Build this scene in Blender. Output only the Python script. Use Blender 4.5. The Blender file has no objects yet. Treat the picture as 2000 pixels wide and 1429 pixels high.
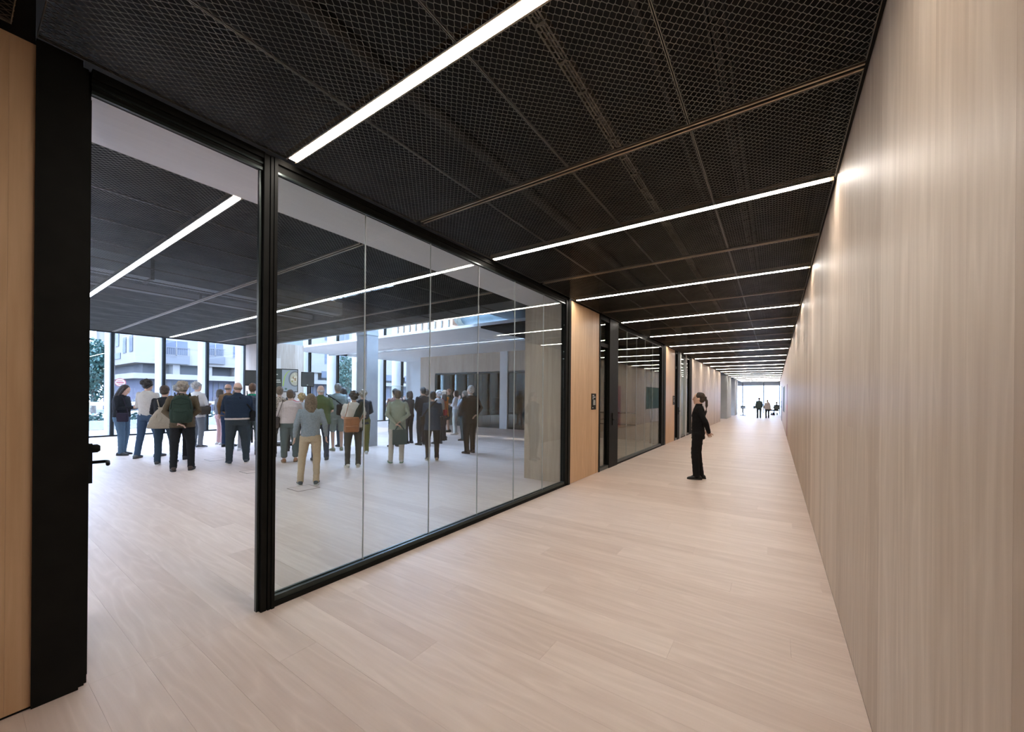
import bpy, bmesh, math, random
from mathutils import Vector, Matrix, noise as mnoise
random.seed(7)
S = bpy.context.scene
COL = S.collection
PI = math.pi
R = math.radians

# ------------------------------------------------------------------ camera
YAW, ROLL, EYE, FPX = 34.26, 0.494, 1.55, 755.1
cd = bpy.data.cameras.new('camera')
cd.sensor_fit = 'HORIZONTAL'; cd.sensor_width = 36.0
cd.lens = FPX / 2000 * 36.0
cd.shift_y = (773.75 - 714.5) / 2000
cd.clip_start = 0.02; cd.clip_end = 400
cam = bpy.data.objects.new('camera', cd); COL.objects.link(cam)
cam.matrix_world = (Matrix.Translation((0, 0, EYE)) @ Matrix.Rotation(R(YAW), 4, 'Z')
                    @ Matrix.Rotation(R(90), 4, 'X') @ Matrix.Rotation(R(ROLL), 4, 'Z'))
S.camera = cam

# ------------------------------------------------------------------ world, sun, exposure
LED_STRENGTH = 66.0
SKY_STRENGTH = 19.0
SUN_STRENGTH = 3.2
w = bpy.data.worlds.new('sky'); S.world = w; w.use_nodes = True
bg = w.node_tree.nodes['Background']
bg.inputs['Color'].default_value = (0.47, 0.64, 1.0, 1); bg.inputs['Strength'].default_value = SKY_STRENGTH
sl = bpy.data.lights.new('sun', 'SUN'); sl.energy = SUN_STRENGTH; sl.angle = R(1.0); sl.color = (1.0, 0.95, 0.88)
so = bpy.data.objects.new('sun', sl); COL.objects.link(so)
so.rotation_euler = Vector((0.36 * 0.64, 0.93 * 0.64, -0.77)).to_track_quat('-Z', 'Y').to_euler()
so.location = (-30, -20, 40)
S.view_settings.view_transform = 'Standard'
S.view_settings.look = 'None'
S.view_settings.exposure = 0.0
S.view_settings.gamma = 1.0
S.view_settings.use_curve_mapping = False
S.cycles.use_adaptive_sampling = True; S.cycles.adaptive_threshold = 0.02
S.cycles.max_bounces = 9; S.cycles.diffuse_bounces = 4; S.cycles.glossy_bounces = 4
S.cycles.transmission_bounces = 4; S.cycles.transparent_max_bounces = 24
S.cycles.sample_clamp_indirect = 6.0
S.cycles.use_denoising = True
S.cycles.caustics_reflective = False; S.cycles.caustics_refractive = False

# ------------------------------------------------------------------ main dimensions (metres)
XG = -3.007      # corridor face of the glazed partitions
XR = 0.385       # right corridor wall
HC = 3.26        # ceiling
Y0L, DYL = 1.4235, 2.4378    # first light, light spacing
XF = -19.5       # street facade
HF = 3.69        # facade window head

# ------------------------------------------------------------------ materials
def nt(m):
    m.use_nodes = True
    return m.node_tree, m.node_tree.nodes, m.node_tree.links, m.node_tree.nodes['Principled BSDF']

MC = {}
def flat(name, c, rough=0.6, metal=0.0, var=0.10, scale=6.0, bump=0.0, spec=0.5, coat=0.0):
    """procedural paint / metal / plastic: base colour with soft noise variation"""
    if name in MC: return MC[name]
    m = bpy.data.materials.new(name); t, N, L, b = nt(m)
    tc = N.new('ShaderNodeTexCoord'); nz = N.new('ShaderNodeTexNoise'); nz.inputs['Scale'].default_value = scale
    nz.inputs['Detail'].default_value = 4
    L.new(tc.outputs['Object'], nz.inputs['Vector'])
    rp = N.new('ShaderNodeValToRGB')
    rp.color_ramp.elements[0].position = 0.3; rp.color_ramp.elements[1].position = 0.7
    rp.color_ramp.elements[0].color = (*[max(0, v * (1 - var)) for v in c], 1)
    rp.color_ramp.elements[1].color = (*[min(1, v * (1 + var)) for v in c], 1)
    L.new(nz.outputs['Fac'], rp.inputs['Fac']); L.new(rp.outputs['Color'], b.inputs['Base Color'])
    b.inputs['Roughness'].default_value = rough; b.inputs['Metallic'].default_value = metal
    b.inputs['Specular IOR Level'].default_value = spec
    if coat: b.inputs['Coat Weight'].default_value = coat; b.inputs['Coat Roughness'].default_value = 0.08
    if bump:
        bp = N.new('ShaderNodeBump'); bp.inputs['Strength'].default_value = bump; bp.inputs['Distance'].default_value = 0.004
        n2 = N.new('ShaderNodeTexNoise'); n2.inputs['Scale'].default_value = scale * 12
        L.new(tc.outputs['Object'], n2.inputs['Vector']); L.new(n2.outputs['Fac'], bp.inputs['Height'])
        L.new(bp.outputs['Normal'], b.inputs['Normal'])
    MC[name] = m
    return m

def cloth(c, name=None, rough=0.92, var=0.10, scale=70):
    k = name or 'cloth_%02x%02x%02x' % tuple(int(min(1, v) * 255) for v in c)
    return flat(k, c, rough, 0, var, scale, 0.5, 0.2)

def spotted(name, a, c2, scale=45):
    if name in MC: return MC[name]
    m = bpy.data.materials.new(name); t, N, L, b = nt(m)
    tc = N.new('ShaderNodeTexCoord'); vo = N.new('ShaderNodeTexVoronoi'); vo.inputs['Scale'].default_value = scale
    rp = N.new('ShaderNodeValToRGB'); rp.color_ramp.interpolation = 'CONSTANT'
    rp.color_ramp.elements[0].color = (*c2, 1); rp.color_ramp.elements[1].color = (*a, 1); rp.color_ramp.elements[1].position = 0.42
    L.new(tc.outputs['Object'], vo.inputs['Vector']); L.new(vo.outputs['Distance'], rp.inputs['Fac'])
    L.new(rp.outputs['Color'], b.inputs['Base Color']); b.inputs['Roughness'].default_value = 0.9
    MC[name] = m
    return m

def math_node(N, L, op, a, b=None):
    n = N.new('ShaderNodeMath'); n.operation = op
    for i, v in enumerate((a, b)):
        if v is None: continue
        if isinstance(v, (int, float)): n.inputs[i].default_value = v
        else: L.new(v, n.inputs[i])
    return n.outputs[0]

def wood(name, ca, cb, along, across, w, length, rough=0.45, tone=0.10, grain=1.0, ring=0.5, spec=0.5, bump=0.12):
    """timber boards: world-space grain; tone per board from the same grid the boards are built on"""
    if name in MC: return MC[name]
    m = bpy.data.materials.new(name); t, N, L, b = nt(m)
    ge = N.new('ShaderNodeNewGeometry'); sx = N.new('ShaderNodeSeparateXYZ'); L.new(ge.outputs['Position'], sx.inputs[0])
    A = sx.outputs['XYZ'.index(along)]; C = sx.outputs['XYZ'.index(across)]
    row = math_node(N, L, 'FLOOR', math_node(N, L, 'DIVIDE', C, w))
    off = math_node(N, L, 'MULTIPLY', math_node(N, L, 'FRACT', math_node(N, L, 'MULTIPLY', row, 0.381966)), length)
    colm = math_node(N, L, 'FLOOR', math_node(N, L, 'DIVIDE', math_node(N, L, 'ADD', A, off), length))
    cv = N.new('ShaderNodeCombineXYZ'); L.new(row, cv.inputs[0]); L.new(colm, cv.inputs[1])
    wn = N.new('ShaderNodeTexWhiteNoise'); wn.noise_dimensions = '3D'; L.new(cv.outputs[0], wn.inputs['Vector'])
    rnd = wn.outputs['Value']
    def vec(sa, sc):
        v = N.new('ShaderNodeCombineXYZ')
        L.new(math_node(N, L, 'MULTIPLY', A, sa), v.inputs[0])
        L.new(math_node(N, L, 'MULTIPLY', C, sc), v.inputs[1])
        L.new(math_node(N, L, 'MULTIPLY', rnd, 37.0), v.inputs[2])
        return v.outputs[0]
    n1 = N.new('ShaderNodeTexNoise'); n1.inputs['Scale'].default_value = 1; n1.inputs['Detail'].default_value = 6; n1.inputs['Roughness'].default_value = 0.6
    L.new(vec(1.1, 26), n1.inputs['Vector'])
    n2 = N.new('ShaderNodeTexNoise'); n2.inputs['Scale'].default_value = 1; n2.inputs['Detail'].default_value = 2
    L.new(vec(0.55, 4.2), n2.inputs['Vector'])
    rg = math_node(N, L, 'PINGPONG', math_node(N, L, 'MULTIPLY', n2.outputs['Fac'], 16.0), 1.0)
    rg = math_node(N, L, 'POWER', rg, 2.2)
    f = math_node(N, L, 'ADD', math_node(N, L, 'MULTIPLY', math_node(N, L, 'SUBTRACT', n1.outputs['Fac'], 0.5), 1.5 * grain),
                  math_node(N, L, 'MULTIPLY', math_node(N, L, 'SUBTRACT', rg, 0.35), 0.5 * ring))
    f = math_node(N, L, 'ADD', f, 0.5)
    f = math_node(N, L, 'ADD', f, math_node(N, L, 'MULTIPLY', math_node(N, L, 'SUBTRACT', rnd, 0.5), tone * 6))
    rp = N.new('ShaderNodeValToRGB')
    rp.color_ramp.elements[0].color = (*ca, 1); rp.color_ramp.elements[1].color = (*cb, 1)
    L.new(f, rp.inputs['Fac'])
    L.new(rp.outputs['Color'], b.inputs['Base Color'])
    b.inputs['Roughness'].default_value = rough; b.inputs['Specular IOR Level'].default_value = spec
    bp = N.new('ShaderNodeBump'); bp.inputs['Strength'].default_value = bump; bp.inputs['Distance'].default_value = 0.002
    L.new(n1.outputs['Fac'], bp.inputs['Height']); L.new(bp.outputs['Normal'], b.inputs['Normal'])
    MC[name] = m
    return m

def glass(name, tint=(0.93, 0.96, 0.95), refl=1.0):
    """clear pane: both faces reflect by Fresnel, the rest passes straight through"""
    if name in MC: return MC[name]
    m = bpy.data.materials.new(name); m.use_nodes = True
    N, L = m.node_tree.nodes, m.node_tree.links
    N.remove(N['Principled BSDF'])
    out = N['Material Output']
    ge = N.new('ShaderNodeNewGeometry')
    mr = N.new('ShaderNodeMapRange'); mr.inputs['To Min'].default_value = 1.52; mr.inputs['To Max'].default_value = 1 / 1.52
    L.new(ge.outputs['Backfacing'], mr.inputs['Value'])
    fr = N.new('ShaderNodeFresnel'); L.new(mr.outputs['Result'], fr.inputs['IOR'])
    nz = N.new('ShaderNodeTexNoise'); nz.inputs['Scale'].default_value = 0.7
    mx0 = N.new('ShaderNodeMix'); mx0.data_type = 'RGBA'
    mx0.inputs[6].default_value = (*tint, 1); mx0.inputs[7].default_value = (*[v * 0.985 for v in tint], 1)
    L.new(nz.outputs['Fac'], mx0.inputs[0])
    tr = N.new('ShaderNodeBsdfTransparent'); L.new(mx0.outputs[2], tr.inputs['Color'])
    gl = N.new('ShaderNodeBsdfGlossy'); gl.inputs['Roughness'].default_value = 0.0; gl.inputs['Color'].default_value = (0.95 * refl, refl, 0.98 * refl, 1)
    mx = N.new('ShaderNodeMixShader'); L.new(fr.outputs[0], mx.inputs[0]); L.new(tr.outputs[0], mx.inputs[1]); L.new(gl.outputs[0], mx.inputs[2])
    L.new(mx.outputs[0], out.inputs['Surface'])
    MC[name] = m
    return m

def emit(name, c, s, base=0.8):
    if name in MC: return MC[name]
    m = bpy.data.materials.new(name); t, N, L, b = nt(m)
    b.inputs['Base Color'].default_value = (base, base, base, 1)
    tc = N.new('ShaderNodeTexCoord'); nz = N.new('ShaderNodeTexNoise'); nz.inputs['Scale'].default_value = 3
    mx = N.new('ShaderNodeMix'); mx.data_type = 'RGBA'; mx.inputs[6].default_value = (*c, 1); mx.inputs[7].default_value = (*[v * 0.97 for v in c], 1)
    L.new(tc.outputs['Object'], nz.inputs['Vector']); L.new(nz.outputs['Fac'], mx.inputs[0])
    L.new(mx.outputs[2], b.inputs['Emission Color']); b.inputs['Emission Strength'].default_value = s
    MC[name] = m
    return m

FW, FL = 0.22, 2.6
M_FLOOR = wood('floor_timber', (0.56, 0.43, 0.36), (0.75, 0.62, 0.54), 'X', 'Y', FW, FL, 0.42, 0.075, 0.6, 0.5, 0.5)
BW = 0.235
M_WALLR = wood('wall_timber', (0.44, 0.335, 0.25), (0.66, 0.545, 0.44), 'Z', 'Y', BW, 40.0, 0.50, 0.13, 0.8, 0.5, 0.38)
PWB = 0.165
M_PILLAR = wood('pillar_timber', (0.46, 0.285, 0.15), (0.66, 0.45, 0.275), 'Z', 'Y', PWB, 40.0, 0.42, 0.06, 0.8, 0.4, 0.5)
M_WALLX = wood('cross_timber', (0.36, 0.29, 0.22), (0.52, 0.44, 0.36), 'Z', 'X', 0.2, 40.0, 0.45, 0.06, 0.7, 0.4, 0.5)
M_SOFFIT = wood('soffit_timber', (0.80, 0.80, 0.83), (0.90, 0.90, 0.93), 'Y', 'X', 0.82, 40.0, 0.5, 0.02, 0.4, 0.4, 0.4)
M_BLACK = flat('black_metal', (0.009, 0.009, 0.008), 0.6, 0.0, 0.2, 8, 0.0, 0.10)
M_SILL = flat('dark_green_metal', (0.035, 0.045, 0.042), 0.28, 0.6, 0.2, 8)
M_MESH = flat('dark_mesh_steel', (0.26, 0.25, 0.22), 0.36, 0.85, 0.2, 3)
M_DECK = flat('plenum_black', (0.010, 0.010, 0.009), 0.9, 0, 0.3, 2)
M_TRACK = flat('bronze_track', (0.42, 0.33, 0.24), 0.35, 0.7, 0.1, 5)
M_PIPE = flat('black_pipe', (0.02, 0.02, 0.018), 0.6)
M_TRAY = flat('galvanised_tray', (0.16, 0.15, 0.12), 0.5, 0.5, 0.2, 9)
M_LED = emit('led_diffuser', (1.0, 0.92, 0.83), LED_STRENGTH)
M_LEDH = emit('led_diffuser_hall', (0.92, 0.955, 1.0), 46.0)
M_GLASS = glass('partition_glass')
M_WGLASS = glass('facade_glass', (0.95, 0.97, 0.98))
M_JOINT = flat('clear_joint', (0.66, 0.68, 0.66), 0.3, 0, 0.05, 4)
M_WHITE = flat('white_plaster', (0.74, 0.75, 0.76), 0.8, 0, 0.03, 2)
M_GREY = flat('grey_plaster', (0.46, 0.48, 0.48), 0.8, 0, 0.06, 2)
M_CONC = flat('concrete', (0.40, 0.40, 0.40), 0.8, 0, 0.12, 3, 0.3)
M_CAB = flat('cabinet_dark', (0.045, 0.055, 0.05), 0.35, 0, 0.15, 3)
M_DGLASS = glass('smoked_glass', (0.36, 0.43, 0.41))
M_SUB = flat('subfloor', (0.16, 0.11, 0.08), 0.9)

# ------------------------------------------------------------------ mesh helpers
class MB:
    def __init__(s): s.v = []; s.f = []
    def box(s, x0, x1, y0, y1, z0, z1):
        i = len(s.v)
        s.v += [(x0, y0, z0), (x1, y0, z0), (x1, y1, z0), (x0, y1, z0), (x0, y0, z1), (x1, y0, z1), (x1, y1, z1), (x0, y1, z1)]
        s.f += [(i, i + 3, i + 2, i + 1), (i + 4, i + 5, i + 6, i + 7), (i, i + 1, i + 5, i + 4), (i + 1, i + 2, i + 6, i + 5), (i + 2, i + 3, i + 7, i + 6), (i + 3, i, i + 4, i + 7)]
        return s
    def loft(s, rings, cap=True):
        """rings: list of equal-length point lists, ordered along the shape"""
        i0 = len(s.v); n = len(rings[0])
        for r in rings: s.v += [tuple(p) for p in r]
        for k in range(len(rings) - 1):
            a = i0 + k * n; b = a + n
            for j in range(n):
                s.f.append((a + j, a + (j + 1) % n, b + (j + 1) % n, b + j))
        if cap:
            s.f.append(tuple(i0 + j for j in reversed(range(n))))
            e = i0 + (len(rings) - 1) * n
            s.f.append(tuple(e + j for j in range(n)))
        return s
    def tube(s, pts, rad, n=10, ref=None):
        pts = [Vector(p) for p in pts]
        if isinstance(rad, (int, float)): rad = [rad] * len(pts)
        rad = [(r, r) if isinstance(r, (int, float)) else r for r in rad]
        d0 = (pts[1] - pts[0]).normalized()
        u = Vector(ref) if ref else (Vector((0, 0, 1)) if abs(d0.z) < 0.9 else Vector((0, 1, 0)))
        rings = []
        P = [pts[0] - d0 * rad[0][0] * 0.5] + pts; RR = [(rad[0][0] * 0.6, rad[0][1] * 0.6)] + rad
        d1 = (pts[-1] - pts[-2]).normalized()
        P.append(pts[-1] + d1 * rad[-1][0] * 0.5); RR.append((rad[-1][0] * 0.6, rad[-1][1] * 0.6))
        for k, p in enumerate(P):
            a = P[max(0, k - 1)]; b = P[min(len(P) - 1, k + 1)]
            d = (b - a).normalized()
            x = u.cross(d)
            if x.length < 1e-4: x = Vector((1, 0, 0)).cross(d)
            x.normalize(); y = d.cross(x).normalized()
            rings.append([p + x * math.cos(2 * PI * j / n) * RR[k][0] + y * math.sin(2 * PI * j / n) * RR[k][1] for j in range(n)])
        return s.loft(rings)
    def zloft(s, rings, n=18, pw=2.4):
        """horizontal superellipse rings (z, cx, cy, rx, ry)"""
        out = []
        for (z, cx, cy, rx, ry) in rings:
            o = []
            for j in range(n):
                a = 2 * PI * j / n; c, q = math.cos(a), math.sin(a)
                o.append((cx + rx * math.copysign(abs(c) ** (2 / pw), c), cy + ry * math.copysign(abs(q) ** (2 / pw), q), z))
            out.append(o)
        return s.loft(out)
    def ell(s, c, r, nu=14, nv=9, rot=None):
        rings = []
        for k in range(1, nv):
            t = PI * k / nv - PI / 2
            o = []
            for j in range(nu):
                a = 2 * PI * j / nu
                p = Vector((r[0] * math.cos(t) * math.cos(a), r[1] * math.cos(t) * math.sin(a), r[2] * math.sin(t)))
                if rot: p = rot @ p
                o.append((c[0] + p.x, c[1] + p.y, c[2] + p.z))
            rings.append(o)
        return s.loft(rings)
    def xform(s, M, start=0):
        for i in range(start, len(s.v)):
            s.v[i] = tuple(M @ Vector(s.v[i]))
        return s
    def mesh(s, name='mesh', smooth=False):
        me = bpy.data.meshes.new(name); me.from_pydata([tuple(v) for v in s.v], [], s.f); me.update()
        if smooth: me.polygons.foreach_set('use_smooth', [True] * len(me.polygons))
        return me

def obj(name, me, mat=None, parent=None, loc=(0, 0, 0), rz=0.0, smooth=False):
    if isinstance(me, MB): me = me.mesh(name, smooth)
    if mat is not None:
        if len(me.materials) == 0: me.materials.append(mat)
    o = bpy.data.objects.new(name, me); COL.objects.link(o)
    o.location = loc; o.rotation_euler = (0, 0, rz)
    if parent: o.parent = parent
    return o
def bx(name, mat, parent, x0, x1, y0, y1, z0, z1, bev=0.0):
    o = obj(name, MB().box(x0, x1, y0, y1, z0, z1), mat, parent)
    if bev:
        md = o.modifiers.new('bevel', 'BEVEL'); md.width = bev; md.segments = 2
    return o
def empty(name, loc=(0, 0, 0), rz=0.0):
    o = bpy.data.objects.new(name, None); COL.objects.link(o); o.location = loc; o.rotation_euler = (0, 0, rz)
    o.empty_display_size = 0.1
    return o
def tag(o, label, cat, group=None):
    o['label'] = label; o['category'] = cat
    if group: o['group'] = group
    return o
def struct(o, label=None):
    o['kind'] = 'structure'
    if label: o['label'] = label
    return o
ORD = ['first', 'second', 'third', 'fourth', 'fifth', 'sixth', 'seventh', 'eighth', 'ninth', 'tenth', 'eleventh', 'twelfth', 'thirteenth',
       'fourteenth', 'fifteenth', 'sixteenth', 'seventeenth', 'eighteenth', 'nineteenth', 'twentieth', 'twenty-first', 'twenty-second']

# ================================================================== FLOOR
floor = struct(bx('floor', M_SUB, None, XF - 0.3, XR + 0.3, -4.2, 50.0, -0.25, -0.02), 'pale timber plank floor of the corridor and glazed hall')
planks = []
def fr(v): return v - math.floor(v)
def add_planks(xa, xb, ya, yb):
    r0, r1 = math.floor(ya / FW + 1e-6), math.ceil(yb / FW - 1e-6)
    for r in range(r0, r1):
        y0, y1 = max(ya, r * FW), min(yb, (r + 1) * FW)
        o = fr(r * 0.381966) * FL
        c0 = math.floor((xa + o) / FL); c1 = math.floor((xb + o) / FL)
        for c in range(c0, c1 + 1):
            x0, x1 = max(xa, c * FL - o), min(xb, (c + 1) * FL - o)
            if x1 - x0 > 0.02 and y1 - y0 > 0.01: planks.append((x0, x1, y0, y1))
add_planks(XG, XR, -3.0, 49.0)
add_planks(XF, XG, -4.0, 16.6)
add_planks(-7.5, XG, 16.6, 49.0)
fwd = (-math.sin(R(YAW)), math.cos(R(YAW)))
def pk(p):
    mx, my = (p[0] + p[1]) / 2, (p[2] + p[3]) / 2
    d = mx * fwd[0] + my * fwd[1]; lat = mx * math.cos(R(YAW)) + my * math.sin(R(YAW))
    vis = d > 0.3 and abs(lat) < d * 1.36 + 0.8
    return (p[1] - p[0]) * (p[3] - p[2]) / max(0.2, d) ** 3 if vis else 0
planks.sort(key=pk, reverse=True)
g = 0.0004
pmesh = {}
for p in planks[:300]:
    dx, dy = round(p[1] - p[0], 4), round(p[3] - p[2], 4)
    if (dx, dy) not in pmesh:
        me = MB().box(g, dx - g, g, dy - g, -0.02, 0.0).mesh('plank'); me.materials.append(M_FLOOR); pmesh[(dx, dy)] = me
    obj('plank', pmesh[(dx, dy)], None, floor, (p[0], p[2], 0))
mb = MB()
for p in planks[300:]: mb.box(p[0] + g, p[1] - g, p[2] + g, p[3] - g, -0.02, 0.0)
o = obj('plank_field', mb, M_FLOOR, floor); o['kind'] = 'stuff'

# ================================================================== WALLS OF BOARDS
def boards(parent, axis, plane, a0, a1, z0, z1, w, mat, th=0.02, name='board', out=1):
    """vertical boards; axis 'Y': boards side by side along Y on plane X=plane, facing out*X"""
    cache = {}
    k0, k1 = math.floor(a0 / w + 1e-6), math.ceil(a1 / w - 1e-6)
    for k in range(k0, k1):
        u0, u1 = max(a0, k * w), min(a1, (k + 1) * w)
        if u1 - u0 < 0.01: continue
        d = round(u1 - u0, 4)
        if d not in cache:
            q = MB()
            if axis == 'Y': q.box(min(0, -th * out), max(0, -th * out), 0.0002, d - 0.0002, z0, z1)
            else: q.box(0.0002, d - 0.0002, min(0, -th * out), max(0, -th * out), z0, z1)
            me = q.mesh(name); me.materials.append(mat); cache[d] = me
        loc = (plane, u0, 0) if axis == 'Y' else (u0, plane, 0)
        obj(name, cache[d], None, parent, loc)

wr = struct(bx('wall_right', M_DECK, None, XR + 0.02, XR + 0.30, -3.2, 50.0, -0.02, 4.4), 'long wall of pale vertical timber boards on the right')
boards(wr, 'Y', XR, -3.0, 49.0, 0.004, HC + 0.02, BW, M_WALLR, 0.02, 'board', -1)
# left wall pieces
wl = struct(bx('wall_left', M_DECK, None, XG - 0.32, XG - 0.02, -3.2, 0.245, -0.02, 4.4), 'timber clad wall in shade left of the black door frame')
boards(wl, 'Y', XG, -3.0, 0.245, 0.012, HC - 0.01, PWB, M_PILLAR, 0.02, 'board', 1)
bx('floor_gap', M_BLACK, wl, XG - 0.018, XG - 0.004, -3.0, 0.245, 0.0, 0.012)
bx('inner_face', M_WHITE, wl, XG - 0.36, XG - 0.32, -3.2, 0.245, 0.0, 4.4)
wb = struct(bx('wall_behind', M_WHITE, None, XG - 0.3, XR + 0.3, -3.3, -3.2, -0.02, 4.4), 'end wall of the corridor behind the viewer')

def pillar(name, label, y0, y1, x1, xdepth, num):
    p = struct(bx(name, M_DECK, None, XG - xdepth, XG - 0.02, y0, y1, -0.02, 4.4), label)
    bx('rear_face', M_WALLR, p, XG - xdepth - 0.01, XG - xdepth, y0, y1, 0.0, HC)
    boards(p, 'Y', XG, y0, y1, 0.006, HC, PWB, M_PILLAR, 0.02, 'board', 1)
    return p
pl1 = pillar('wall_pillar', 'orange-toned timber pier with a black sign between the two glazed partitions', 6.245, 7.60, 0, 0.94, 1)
bx('room_side_panel', M_WALLX, pl1, XG - 0.94, XG - 0.06, 6.225, 6.245, 0.0, HC)
pl2 = pillar('wall_pillar', 'second timber pier along the corridor, behind the standing woman in black', 13.43, 14.86, 0, 0.5, 2)
pl3 = struct(bx('wall_left', M_DECK, None, XG - 0.3, XG - 0.02, 18.25, 29.0, -0.02, 4.4), 'long timber wall with light scallops at the far left of the corridor')
boards(pl3, 'Y', XG, 18.25, 29.0, 0.006, HC, BW, M_WALLR, 0.02, 'board', 1)
for (a, b_, lab) in ((33.2, 36.5, 'pale wall pier beyond the long timber wall, left side of the corridor'), (40.0, 42.9, 'last pale wall pier on the left before the bright end window')):
    q = struct(bx('wall_left', M_GREY, None, XG - 0.6, XG, a, b_, -0.02, 4.4), lab)
# corridor far space on the left
struct(bx('wall_far', M_WHITE, None, -7.8, -7.5, 28.7, 33.4, -0.02, 4.4), 'white wall of the side alcove far along the corridor')
struct(bx('wall_alcove', M_GREY, None, -7.8, XG - 0.3, 28.7, 29.0, -0.02, 4.4), 'alcove side wall at the end of the long timber wall')

# hall walls
wbk = struct(bx('wall_back', M_WALLX, None, -16.45, -10.92, 15.75, 15.95, -0.02, 6.2), 'timber clad back wall of the hall above the dark glass cabinets')
bx('upper_panel', M_WALLX, wbk, -15.3, -10.92, 15.02, 15.75, 2.76, 3.70)
bx('side_panel', M_WALLX, wbk, -16.45, -15.3, 15.02, 15.75, 0.0, 3.70)
bx('upper_panel', M_WALLX, wbk, -10.45, -4.5, 15.02, 15.75, 2.76, 3.70)
bx('wall_rest', M_GREY, wbk, -10.92, -3.0, 15.75, 15.95, -0.02, 6.2)
pil = struct(bx('wall_pilaster', M_WHITE, None, -10.90, -10.46, 14.95, 15.75, 0.0, 3.70), 'slim white pilaster between the two dark glass cabinet bays')
struct(bx('wall_corner', M_WHITE, None, XF, -16.45, 16.6, 16.9, -0.02, 6.2), 'white end wall of the hall beside the last street window')
bx('return_face', M_WHITE, bpy.data.objects['wall_corner'], -16.47, -16.45, 15.75, 16.6, 0.0, 6.2)
struct(bx('wall_end', M_WHITE, None, XF - 0.2, XG - 0.32, -4.4, -4.2, -0.02, 4.6), 'white end wall of the hall out of view on the left')
# partition between hall and the second glazed room
d1 = struct(bx('wall_divider', M_WALLX, None, -4.60, -4.45, 7.3, 10.6, -0.02, 4.24), 'timber dividing wall between the hall and the second glazed room')
bx('return', M_WALLX, d1, -4.45, XG - 0.92, 7.3, 7.6, 0.0, 4.4)
bx('step', M_WALLX, d1, -6.3, -4.45, 10.6, 10.75, 0.0, 4.4)
bx('rear', M_WALLX, d1, -6.3, -6.15, 10.75, 15.75, 0.0, 4.4)
d2 = struct(bx('wall_cross', M_WALLX, None, -6.15, XG - 0.45, 14.1, 14.3, 0.0, 4.4), 'timber cross wall at the end of the second glazed room')
boards(d2, 'X', 14.1, -6.15, XG - 0.5, 0.0, HC, 0.2, M_WALLX, 0.012, 'board', -1)
d3 = struct(bx('wall_cross', M_WALLX, None, -6.15, XG - 0.3, 18.25, 18.45, 0.0, 4.4), 'timber cross wall at the end of the third glazed room')
struct(bx('wall_rear', M_WALLX, None, -6.3, -6.15, 15.75, 18.45, 0.0, 4.4), 'rear timber wall of the third glazed room')

# ================================================================== CEILING: black deck, mesh panels, lights, tracks
ceil = struct(bx('ceiling', M_DECK, None, -15.33, XR + 0.3, -4.4, 6.15, 4.25, 4.45), 'black ceiling void behind expanded metal mesh panels')
bx('deck_corridor', M_DECK, ceil, -7.8, XR + 0.3, 6.15, 50.0, 4.25, 4.45)

def mesh_panel(px, py, LW=0.044, SW=0.0215):
    """expanded metal panel px by py: zigzag strands touching at short bonds, flat edge bars"""
    q = MB(); th, hh = 0.0015, 0.0014
    nx = round(px / LW); lw = px / nx; ny = round(py / SW); sw = py / ny
    for k in range(ny):
        yc = (k + 0.5) * sw; sg = 1 if k % 2 == 0 else -1
        pts = []
        for i in range(nx):
            x = i * lw; a = sw / 2 - 0.0005
            pts += [(x + 0.08 * lw, yc - sg * a), (x + 0.42 * lw, yc + sg * a), (x + 0.58 * lw, yc + sg * a), (x + 0.92 * lw, yc - sg * a)]
        pts = [(0, pts[0][1])] + pts + [(px, pts[-1][1])]
        i0 = len(q.v)
        for (x, y) in pts:
            q.v += [(x, y - th, -hh), (x, y + th, -hh), (x, y + th + 0.0006, hh), (x, y - th + 0.0006, hh)]
        for i in range(len(pts) - 1):
            a = i0 + 4 * i; b = a + 4
            q.f += [(a, b, b + 1, a + 1), (a + 1, b + 1, b + 2, a + 2), (a + 3, b + 3, b, a)]
    for x in (0, px - 0.003): q.box(x, x + 0.003, 0, py, -0.004, 0.012)
    for y in (0, py - 0.003): q.box(0, px, y, y + 0.003, -0.004, 0.012)
    return q.mesh('mesh_panel')
pitch = DYL / 2
gx = 0.02
cx0, cx1 = XG + 0.06, XR - 0.015
pwx = (cx1 - cx0) / 4
pm_c = mesh_panel(pwx - 0.006, pitch - 0.075); pm_c.materials.append(M_MESH)
ky0 = -3
for k in range(ky0, 37):
    y = Y0L + k * pitch + 0.0375
    if y > 47.5: break
    for i in range(4):
        obj('mesh_panel', pm_c, None, ceil, (cx0 + i * pwx + 0.003, y, HC))
rx0, rx1 = -15.3, -3.86
npx = 14; prx = (rx1 - rx0) / npx
pm_r = mesh_panel(prx - 0.006, pitch - 0.075); pm_r.materials.append(M_MESH)
for k in range(-4, 4):
    y = Y0L + k * pitch + 0.0375
    if y + pitch > 6.35: continue
    for i in range(npx):
        obj('mesh_panel', pm_r, None, ceil, (rx0 + i * prx + 0.003, y, HC))
# last row of the hall up to the void edge
bx('edge_trim', M_GREY, ceil, -15.36, rx1, 6.23, 6.26, HC - 0.03, HC + 0.16)
bx('edge_upstand', M_DECK, ceil, -15.36, rx1, 6.24, 6.27, HC + 0.16, 4.25)
bx('edge_upstand', M_DECK, ceil, -15.36, -15.33, -4.2, 6.25, HC + 0.10, 4.25)
bx('edge_trim', M_BLACK, ceil, -15.38, -15.32, -4.2, 6.25, HC - 0.02, HC + 0.1)
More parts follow.
